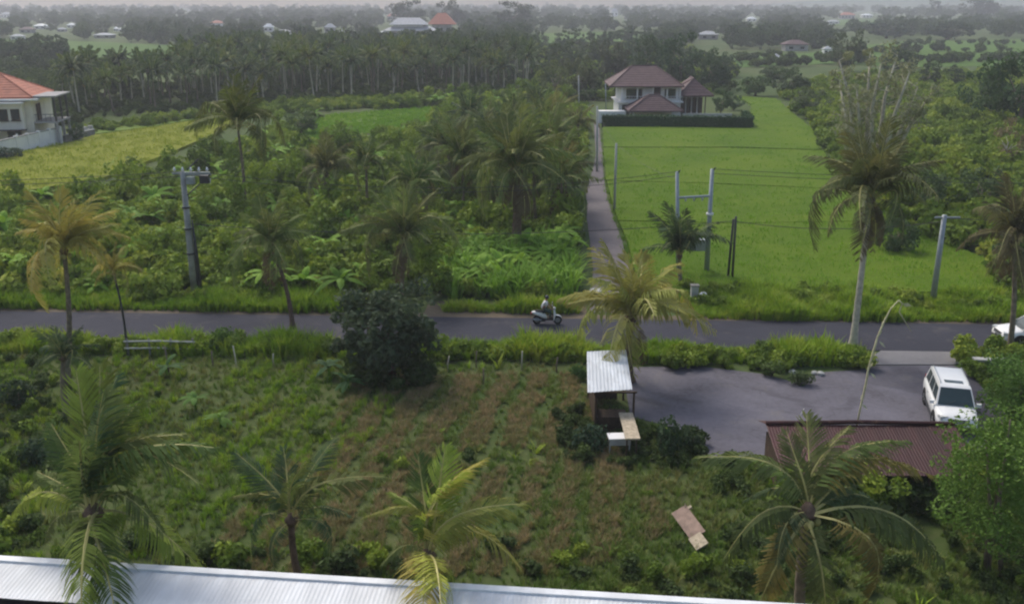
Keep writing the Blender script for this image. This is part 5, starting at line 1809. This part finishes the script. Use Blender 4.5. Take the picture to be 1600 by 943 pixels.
# debris board and oddments in the meadow
b, b2_ = P(1062, 815), P(1098, 862)
dv = b2_ - b
t = thing('broken_board', 'broken pinkish board lying in the weeds of the meadow', 'board', b, math.atan2(dv.y, dv.x))
bl = dv.length
tl_ = Matrix.Rotation(R(28), 3, 'X') @ Matrix.Rotation(R(9), 3, 'Y')
MB().box((bl * .36, 0, .42), (bl * .75, .62, .05), mat=tl_).build('panel', M['board_pink'], t)
MB().box((bl * .86, -.05, .27), (bl * .3, .5, .05), mat=tl_).build('broken_end', M['wood_pale'], t)
MB().box((bl * .05, .1, .5), (.12, .66, .09), mat=tl_).build('batten', M['wood_pale'], t)
MB().tube([(bl * .1, .1, 0), (bl * .02, .15, .8)], [.03, .02], 6).build('stick', M['wood_pale'], t)

# small roadside things: box shrine and signs
def shrine(base_px, label, h=1.3):
    b = P(*base_px)
    t = thing('offering_post', label, 'shrine', b)
    MB().box((0, 0, h * .35), (.16, .16, h * .7)).build('post', M['concrete_old'], t)
    MB().box((0, 0, h * .75), (.42, .42, h * .18)).build('tray', M['white_wall'], t)
    MB().box((0, 0, h * .9), (.5, .5, h * .1), taper=.3).build('cap', M['concrete'], t)
shrine((872, 458), 'tiny pale offering post in the verge left of the lane', 1.1)
t = thing('gate_pillar', 'pale concrete gate pillar at the mouth of the lane', 'pillar', P(932, 472))
MB().box((0, 0, .35), (.7, .7, .7)).build('base', M['concrete'], t)
MB().box((0, 0, .78), (.9, .9, .14), taper=.8).build('cap', M['concrete'], t)
t = thing('roadside_box', 'pale cement box with a white sack beside the lane mouth', 'box', P(1084, 474))
MB().box((0, 0, .6), (.45, .4, 1.2)).build('body', M['concrete'], t)
MB().box((0, 0, 1.23), (.55, .5, .08)).build('lid', M['concrete_old'], t)
bm = bmesh.new(); bmesh.ops.create_icosphere(bm, subdivisions=2, radius=.3)
for v in bm.verts: v.co *= random.uniform(.85, 1.1)
me = bpy.data.meshes.new('sack'); bm.to_mesh(me); bm.free(); me.materials.append(M['white_wall'])
tag(obj('sack', me, None, P(1098, 468) + Vector((0, 0, .26))), 'white sack beside the cement box at the lane mouth', 'sack')

# penjor: arching bamboo pole
b = P(1338, 668)
t = thing('arching_bamboo_pole', 'tall arching bamboo festival pole with drooping tip over the parking area', 'pole', b)
def pt(px, py, dy=0): return at(px, py, b.y + dy) - b
path = [Vector((0, 0, 0)), pt(1346, 630), pt(1353, 600), pt(1357, 575), pt(1366, 545), pt(1371, 527), pt(1383, 499), pt(1392, 482), pt(1404, 469)]
MB().tube(path, [.045, .045, .052, .042, .05, .038, .042, .03, .025], 7).build('shaft', M['bamboo'], t, True)
MB().tube([pt(1404, 469), pt(1410, 474), pt(1405, 487), pt(1414, 502), pt(1424, 518)], [.025, .03, .03, .02, .01], 6).build('drooping_tip', M['bamboo'], t, True)
lf = MB()
for k in range(9):
    q = path[1].lerp(path[6], k / 8)
    a = k * 2.1
    lf.add([q, q + Vector((math.cos(a) * .22, .05, -.12)), q + Vector((math.cos(a) * .3, .0, -.3)), q + Vector((math.cos(a) * .1, -.05, -.16))], [(0, 1, 2, 3)])
lf.build('palm_leaf_trim', M['bamboo'], t)
lf = MB()
q = pt(1410, 474)
lf.add([q, q + Vector((.25, 0, .03)), q + Vector((.42, 0, -.12)), q + Vector((.15, .02, -.16))], [(0, 1, 2, 3)])
lf.build('ornament', M['bamboo'], t)
tag(MB().tube([(0, 0, 0), (.1, 0, .35), (.2, 0, .6)], [.02, .018, .012], 6).build('stake', M['white_wall'], None, True, P(1248, 656, 0)), 'short white stake on the asphalt behind the red brown roof', 'stake')

# ------------------------------------------------------------------ vehicles
def ring(x, w, z0, z1, top_in=.0, n=5, rcx=.12):
    """closed cross section in the YZ plane at x: rounded box half width w"""
    pts = []
    wt = w - top_in
    prof = [(w * .80, z0), (w * .97, z0 + .06), (w, z0 + (z1 - z0) * .35), (w * .995, z0 + (z1 - z0) * .6), ((w + wt) / 2, z1 - .08), (wt * .93, z1 - .015), (wt * .55, z1 + .012)]
    pts = [(x, y, z) for y, z in prof] + [(x, -y, z) for y, z in reversed(prof)]
    return pts

def wheel(parent, x, y, r, w):
    mb = MB()
    prof = [(-w / 2, r * .62), (-w / 2, r * .92), (-w / 2 + .03, r), (w / 2 - .03, r), (w / 2, r * .92), (w / 2, r * .62)]
    n = 20
    rings = []
    for k in range(n):
        a = 2 * math.pi * k / n
        rings.append([(math.cos(a) * q, p, math.sin(a) * q) for p, q in prof])
    vs = [v for rg in rings for v in rg]; m = len(prof); fs = []
    for k in range(n):
        for j in range(m):
            a, b_ = k * m + j, k * m + (j + 1) % m
            c, d = ((k + 1) % n) * m + (j + 1) % m, ((k + 1) % n) * m + j
            fs.append((a, b_, c, d))
    mb.add(vs, fs)
    t = mb.build('wheel', M['rubber'], parent, True, (x, y, r))
    rm = MB(); s = 1 if y > 0 else -1
    rm.tube([(0, -w * .3, 0), (0, w * .3, 0)], r * .6, 16)
    for k in range(5):
        a = k * 1.2566
        rm.box((math.cos(a) * r * .3, s * w * .42, math.sin(a) * r * .3), (r * .5, .03, r * .12), mat=Matrix.Rotation(-a, 3, 'Y'))
    rm.build('rim', M['rim'], t)

def suv(loc, heading, label, L=4.7, W=1.84, Ht=1.78, name='parked_suv'):
    """front towards +x"""
    t = thing(name, label, 'car', loc, heading)
    h = L / 2; w = W / 2
    body = [ring(-h, w * .86, .55, .95, .04), ring(-h + .06, w * .95, .40, 1.05, .05), ring(-h + .35, w * .99, .34, 1.08, .05), ring(-.9, w, .32, 1.06, .05), ring(.3, w, .32, 1.05, .05),
            ring(h - 1.35, w * .995, .32, 1.04, .06), ring(h - .9, w * .985, .33, 1.0, .09), ring(h - .35, w * .95, .36, .93, .12), ring(h - .1, w * .88, .38, .84, .10), ring(h, w * .76, .42, .72, .05)]
    bd = MB().loft(body).build('body', M['car_white'], t, True)
    # greenhouse
    def gr(x, wb, z):
        return [(x, wb, z), (x, -wb, z)]
    zb, zt = 1.03, Ht
    B_ = [(-h + .10, w * .93), (h - 1.25, w * .93)]
    T_ = [(-h + .42, w * .74), (h - 2.15, w * .74)]
    v = [(-h + .08, w * .9, zb), (h - 1.02, w * .9, zb), (h - 1.02, -w * .9, zb), (-h + .08, -w * .9, zb),
         (-h + .40, w * .73, zt - .06), (-h + .62, w * .70, zt), (h - 1.85, w * .70, zt), (h - 1.66, w * .73, zt - .07),
         (h - 1.66, -w * .73, zt - .07), (h - 1.85, -w * .70, zt), (-h + .62, -w * .70, zt), (-h + .40, -w * .73, zt - .06)]
    g_ = MB().add(v, [(0, 1, 7, 6, 5, 4), (3, 11, 10, 9, 8, 2), (1, 2, 8, 7), (7, 8, 9, 6), (6, 9, 10, 5), (5, 10, 11, 4), (0, 4, 11, 3)])
    cab = g_.build('cabin', M['car_white'], t)
    def lerp(a, b_, f): return Vector(a).lerp(Vector(b_), f)
    def quad_on(a, b_, c, d, inset, off, name_, mat_):
        P_ = [Vector(q) for q in (a, b_, c, d)]
        cen = sum(P_, Vector()) / 4
        n = (P_[1] - P_[0]).cross(P_[3] - P_[0]).normalized()
        if n.dot(cen - Vector((-.1, 0, 1.2))) < 0: n = -n
        Q = [q.lerp(cen, inset) + n * off for q in P_]
        Q2 = [q - n * (off + .02) for q in Q]
        return MB().add(Q + Q2, [(0, 1, 2, 3), (7, 6, 5, 4), (0, 4, 5, 1), (1, 5, 6, 2), (2, 6, 7, 3), (3, 7, 4, 0)]).build(name_, mat_, t)
    quad_on(v[1], v[2], v[8], v[7], .07, .012, 'windscreen', M['car_glass'])
    quad_on(v[0], v[4], v[11], v[3], .14, .012, 'rear_window', M['car_glass'])
    for sgn, (b0, b1, t1, t0) in ((1, (v[0], v[1], v[7], v[4])), (-1, (v[3], v[2], v[8], v[11]))):
        for f0, f1 in ((.05, .30), (.33, .62), (.65, .93)):
            lo0, lo1 = lerp(b0, b1, f0), lerp(b0, b1, f1)
            hi0, hi1 = lerp(t0, t1, f0), lerp(t0, t1, f1)
            a, b_, c, d = lo0.lerp(hi0, .1), lo1.lerp(hi1, .1), lo1.lerp(hi1, .86), lo0.lerp(hi0, .86)
            quad_on(a, b_, c, d, .03, .01, 'side_window', M['car_glass'])
        MB().tube([(-h + .55, sgn * w * .66, zt + .03), (-h + .75, sgn * w * .66, zt + .07), (h - 2.05, sgn * w * .66, zt + .07), (h - 1.88, sgn * w * .66, zt + .02)], .022, 6).build('roof_rail', M['galv'], t)
        m_ = MB(); m_.box((h - 1.25, sgn * (w + .07), 1.1), (.14, .2, .15)); m_.build('mirror', M['car_white'], t)
        MB().box((h - .22, sgn * w * .68, .80), (.3, .36, .16), mat=Matrix.Rotation(R(sgn * -16), 3, 'Z')).build('headlight', M['lamp'], t)
        MB().box((-h + .06, sgn * w * .78, .95), (.14, .22, .4)).build('tail_light', M['lamp_red'], t)
        MB().box((h - .05, sgn * w * .55, .5), (.06, .2, .1)).build('fog_lamp', M['dark_metal'], t)
        for x in (-h + .98, h - .95):
            ar = MB(); ar.tube([(x, sgn * (w - .22), .37), (x, sgn * (w + .012), .37)], .43, 18); ar.build('wheel_arch', M['rubber'], t)
            wheel(t, x, sgn * (w - .10), .36, .25)
        MB().box((-.1, sgn * (w + .01), .36), (2.3, .05, .1)).build('sill', M['dark_metal'], t)
        for x in (.35, -.6):
            MB().box((x, sgn * (w + .005), .92), (.2, .03, .035)).build('door_handle', M['galv'], t)
    gm = MB()
    for k in range(3): gm.box((h - .015, 0, .66 + k * .055), (.06, .85, .028))
    gm.box((h - .03, 0, .71), (.04, .9, .2))
    gm.build('grille', M['dark_metal'], t)
    MB().box((h - .03, 0, .44), (.08, 1.2, .12)).build('lower_intake', M['dark_metal'], t)
    MB().box((h + .012, 0, .54), (.02, .42, .13)).build('licence_plate', M['dark_metal'], t)
    MB().box((h - 2.22, 0, zt + .004), (.34, .8, .016)).build('sunroof', M['car_glass'], t)
    wp = MB(); wp.tube([(h - 1.0, .1, zb + .05), (h - 1.2, .55, zb + .24)], .012, 4); wp.tube([(h - 1.0, -.45, zb + .05), (h - 1.2, .0, zb + .24)], .012, 4)
    wp.build('wiper', M['dark_metal'], t)
    return t
suv((20.45, 41.4, .024), R(-105), 'white SUV parked on the asphalt, facing the camera')
cb_ = road_pt(1560, 0)
suv((at(1553, 530, 51.6).x + 2.2, 51.3, .05), R(180) + math.atan2(rd.y, rd.x), 'white car driving in from the right edge of the road', L=4.4, W=1.76, Ht=1.55, name='passing_car')

# scooter with rider
def skin_mesh(name, joints, edges, mat, sub=1, root=0):
    me = bpy.data.meshes.new(name + '_skel')
    bm = bmesh.new()
    lay = bm.verts.layers.skin.verify()
    vs = []
    for i, (p, r_) in enumerate(joints):
        v = bm.verts.new(p)
        rr = r_ if isinstance(r_, tuple) else (r_, r_)
        v[lay].radius = rr
        v[lay].use_root = (i == root)
        vs.append(v)
    for a, b_ in edges:
        bm.edges.new((vs[a], vs[b_]))
    bm.to_mesh(me); bm.free()
    o = bpy.data.objects.new(name + '_skel', me)
    COL.objects.link(o)
    o.modifiers.new('skin', 'SKIN').use_smooth_shade = True
    s = o.modifiers.new('sub', 'SUBSURF'); s.levels = sub; s.render_levels = sub
    dg = bpy.context.evaluated_depsgraph_get()
    m2 = bpy.data.meshes.new_from_object(o.evaluated_get(dg))
    m2.name = name
    m2.materials.clear(); m2.materials.append(mat)
    bpy.data.objects.remove(o)
    return m2

sp = P(855, 507)
SC_H = math.atan2(rd.y, rd.x)
t = thing('scooter', 'white motor scooter riding along the road', 'scooter', (sp.x, sp.y, .05), SC_H)
wheel(t, .63, 0, .27, .11); wheel(t, -.62, 0, .27, .13)
def rings_x(spec):
    out = []
    for x, zc, hw, hh in spec:
        out.append([(x, math.cos(a) * hw, zc + math.sin(a) * hh) for a in [2 * math.pi * k / 10 for k in range(10)]])
    return out
MB().loft(rings_x([(-.95, .74, .05, .05), (-.8, .72, .14, .10), (-.45, .62, .19, .16), (-.15, .50, .17, .18), (-.02, .40, .13, .12)])).build('rear_body', M['scooter_white'], t, True)
MB().loft(rings_x([(-.72, .84, .12, .05), (-.4, .82, .15, .06), (-.1, .79, .13, .06), (.05, .74, .09, .04)])).build('seat', M['rubber'], t, True)
MB().box((.15, 0, .33), (.5, .34, .08)).build('floorboard', M['rubber'], t)
fs_ = MB()
fs_.loft([[(.36, -.20, .30), (.42, -.20, .30), (.42, .20, .30), (.36, .20, .30)], [(.40, -.24, .6), (.50, -.15, .6), (.50, .15, .6), (.40, .24, .6)], [(.36, -.19, .92), (.47, -.10, .92), (.47, .10, .92), (.36, .19, .92)]])
fs_.build('front_shield', M['scooter_white'], t)
MB().loft(rings_x([(.38, .56, .07, .02), (.55, .585, .08, .03), (.75, .53, .07, .03), (.86, .43, .04, .03)])).build('front_mudguard', M['scooter_white'], t, True)
MB().tube([(.63, .07, .27), (.5, .07, .6), (.40, 0, .95)], .03, 6).build('fork', M['galv'], t)
MB().tube([(.28, .34, 1.0), (.36, .18, 1.02), (.38, 0, 1.0), (.36, -.18, 1.02), (.28, -.34, 1.0)], .022, 6).build('handlebar', M['dark_metal'], t)
MB().loft(rings_x([(.34, 1.0, .1, .08), (.45, 1.0, .1, .08), (.50, .98, .06, .05)])).build('headlight', M['lamp'], t, True)
for s in (-1, 1):
    MB().tube([(.34, s * .2, 1.03), (.30, s * .27, 1.22)], .01, 5).build('mirror_stem', M['dark_metal'], t)
    MB().box((.29, s * .29, 1.26), (.03, .12, .08)).build('mirror', M['lamp'], t)
MB().tube([(-.35, -.2, .3), (-.85, -.22, .36)], [.04, .06], 8).build('exhaust', M['galv'], t)
MB().box((-.97, 0, .66), (.06, .2, .09)).build('tail_light', M['lamp_red'], t)
MB().box((-.3, 0, .28), (.4, .22, .2)).build('engine', M['dark_metal'], t)

pt_ = thing('person', 'rider in pale grey shirt and dark trousers seated on the white scooter', 'person', (sp.x, sp.y, .05), SC_H)
J = [((-.25, 0, .93), (.15, .17)), ((-.22, 0, 1.12), (.13, .16)), ((-.15, 0, 1.33), (.14, .18)), ((-.10, 0, 1.46), (.08, .09)), ((-.07, 0, 1.52), .055), ((-.04, 0, 1.62), (.085, .08)), ((-.03, 0, 1.72), (.075, .07))]
E = [(0, 1), (1, 2), (2, 3), (3, 4), (4, 5), (5, 6)]
shirtJ = J[:4][:]; shirtE = [(0, 1), (1, 2), (2, 3)]
legJ = [((-.25, 0, .93), (.16, .18))]; legE = []
for s in (-1, 1):
    k = len(J)
    J += [((-.10, s * .19, 1.42), .06), ((.05, s * .27, 1.20), .048), ((.24, s * .31, 1.04), .036), ((.29, s * .32, 1.035), .035)]
    E += [(2, k), (k, k + 1), (k + 1, k + 2), (k + 2, k + 3)]
    for q in range(4):     # fingers closing round the grip
        m_ = len(J)
        yy_ = s * (.285 + .022 * q)
        J += [((.335, yy_, 1.035), .017), ((.345, yy_, 1.0), .010), ((.315, yy_, .975), .009)]
        E += [(k + 3, m_), (m_, m_ + 1), (m_ + 1, m_ + 2)]
    m_ = len(J)
    J += [((.29, s * .275, 1.01), .012), ((.31, s * .27, .98), .010)]
    E += [(k + 3, m_), (m_, m_ + 1)]
    ks = len(shirtJ)
    shirtJ += [((-.10, s * .19, 1.42), .075), ((.02, s * .255, 1.24), .062)]
    shirtE += [(2, ks), (ks, ks + 1)]
    k = len(J)
    J += [((-.18, s * .11, .90), .085), ((.22, s * .17, .80), .065), ((.14, s * .15, .42), .045), ((.17, s * .15, .40), .04), ((.32, s * .16, .385), .032)]
    E += [(0, k), (k, k + 1), (k + 1, k + 2), (k + 2, k + 3), (k + 3, k + 4)]
    kl = len(legJ)
    legJ += [((-.16, s * .11, .90), .10), ((.22, s * .17, .80), .078), ((.15, s * .155, .48), .06)]
    legE += [(0, kl), (kl, kl + 1), (kl + 1, kl + 2)]
obj('body', skin_mesh('body', J, E, M['skin']), pt_)
sj = [(p, tuple(q + .018 for q in r_) if isinstance(r_, tuple) else r_) for p, r_ in shirtJ]
obj('shirt', skin_mesh('shirt', sj, shirtE, M['shirt']), pt_)
obj('trousers', skin_mesh('trousers', legJ, legE, M['trousers']), pt_)
hm_ = MB()
hr = []
for k in range(7):
    a = -.5 + (math.pi / 2 + .5) * k / 6
    hr.append([(-.035 + math.cos(a) * .135 * math.cos(q), math.cos(a) * .12 * math.sin(q), 1.67 + math.sin(a) * .14) for q in [2 * math.pi * j / 14 for j in range(14)]])
hm_.loft(hr).build('helmet', M['helmet'], pt_, True)
for s in (-1, 1):
    MB().loft([[(x, s * .155 + y * w_, .375 + z * hh) for y, z in ((-1, 0), (1, 0), (.8, 1), (-.8, 1))] for x, w_, hh in ((.08, .04, .10), (.2, .05, .10), (.36, .035, .05))]).build('shoe', M['shoe'], pt_)

# ------------------------------------------------------------------ haze
hz, nt, out = new_mat('haze_air')
pv = nt.nodes.new('ShaderNodeVolumePrincipled')
pv.inputs['Color'].default_value = (.88, .88, 1.0, 1)
pv.inputs['Density'].default_value = 0.00038
pv.inputs['Anisotropy'].default_value = 0.2
nt.links.new(pv.outputs[0], out.inputs['Volume'])
hb = MB().box((0, 1270, 34.0), (4900, 2700, 70)).build('haze', hz)
tag(hb, 'pale evening haze hanging over the whole plain', 'haze', kind='stuff')
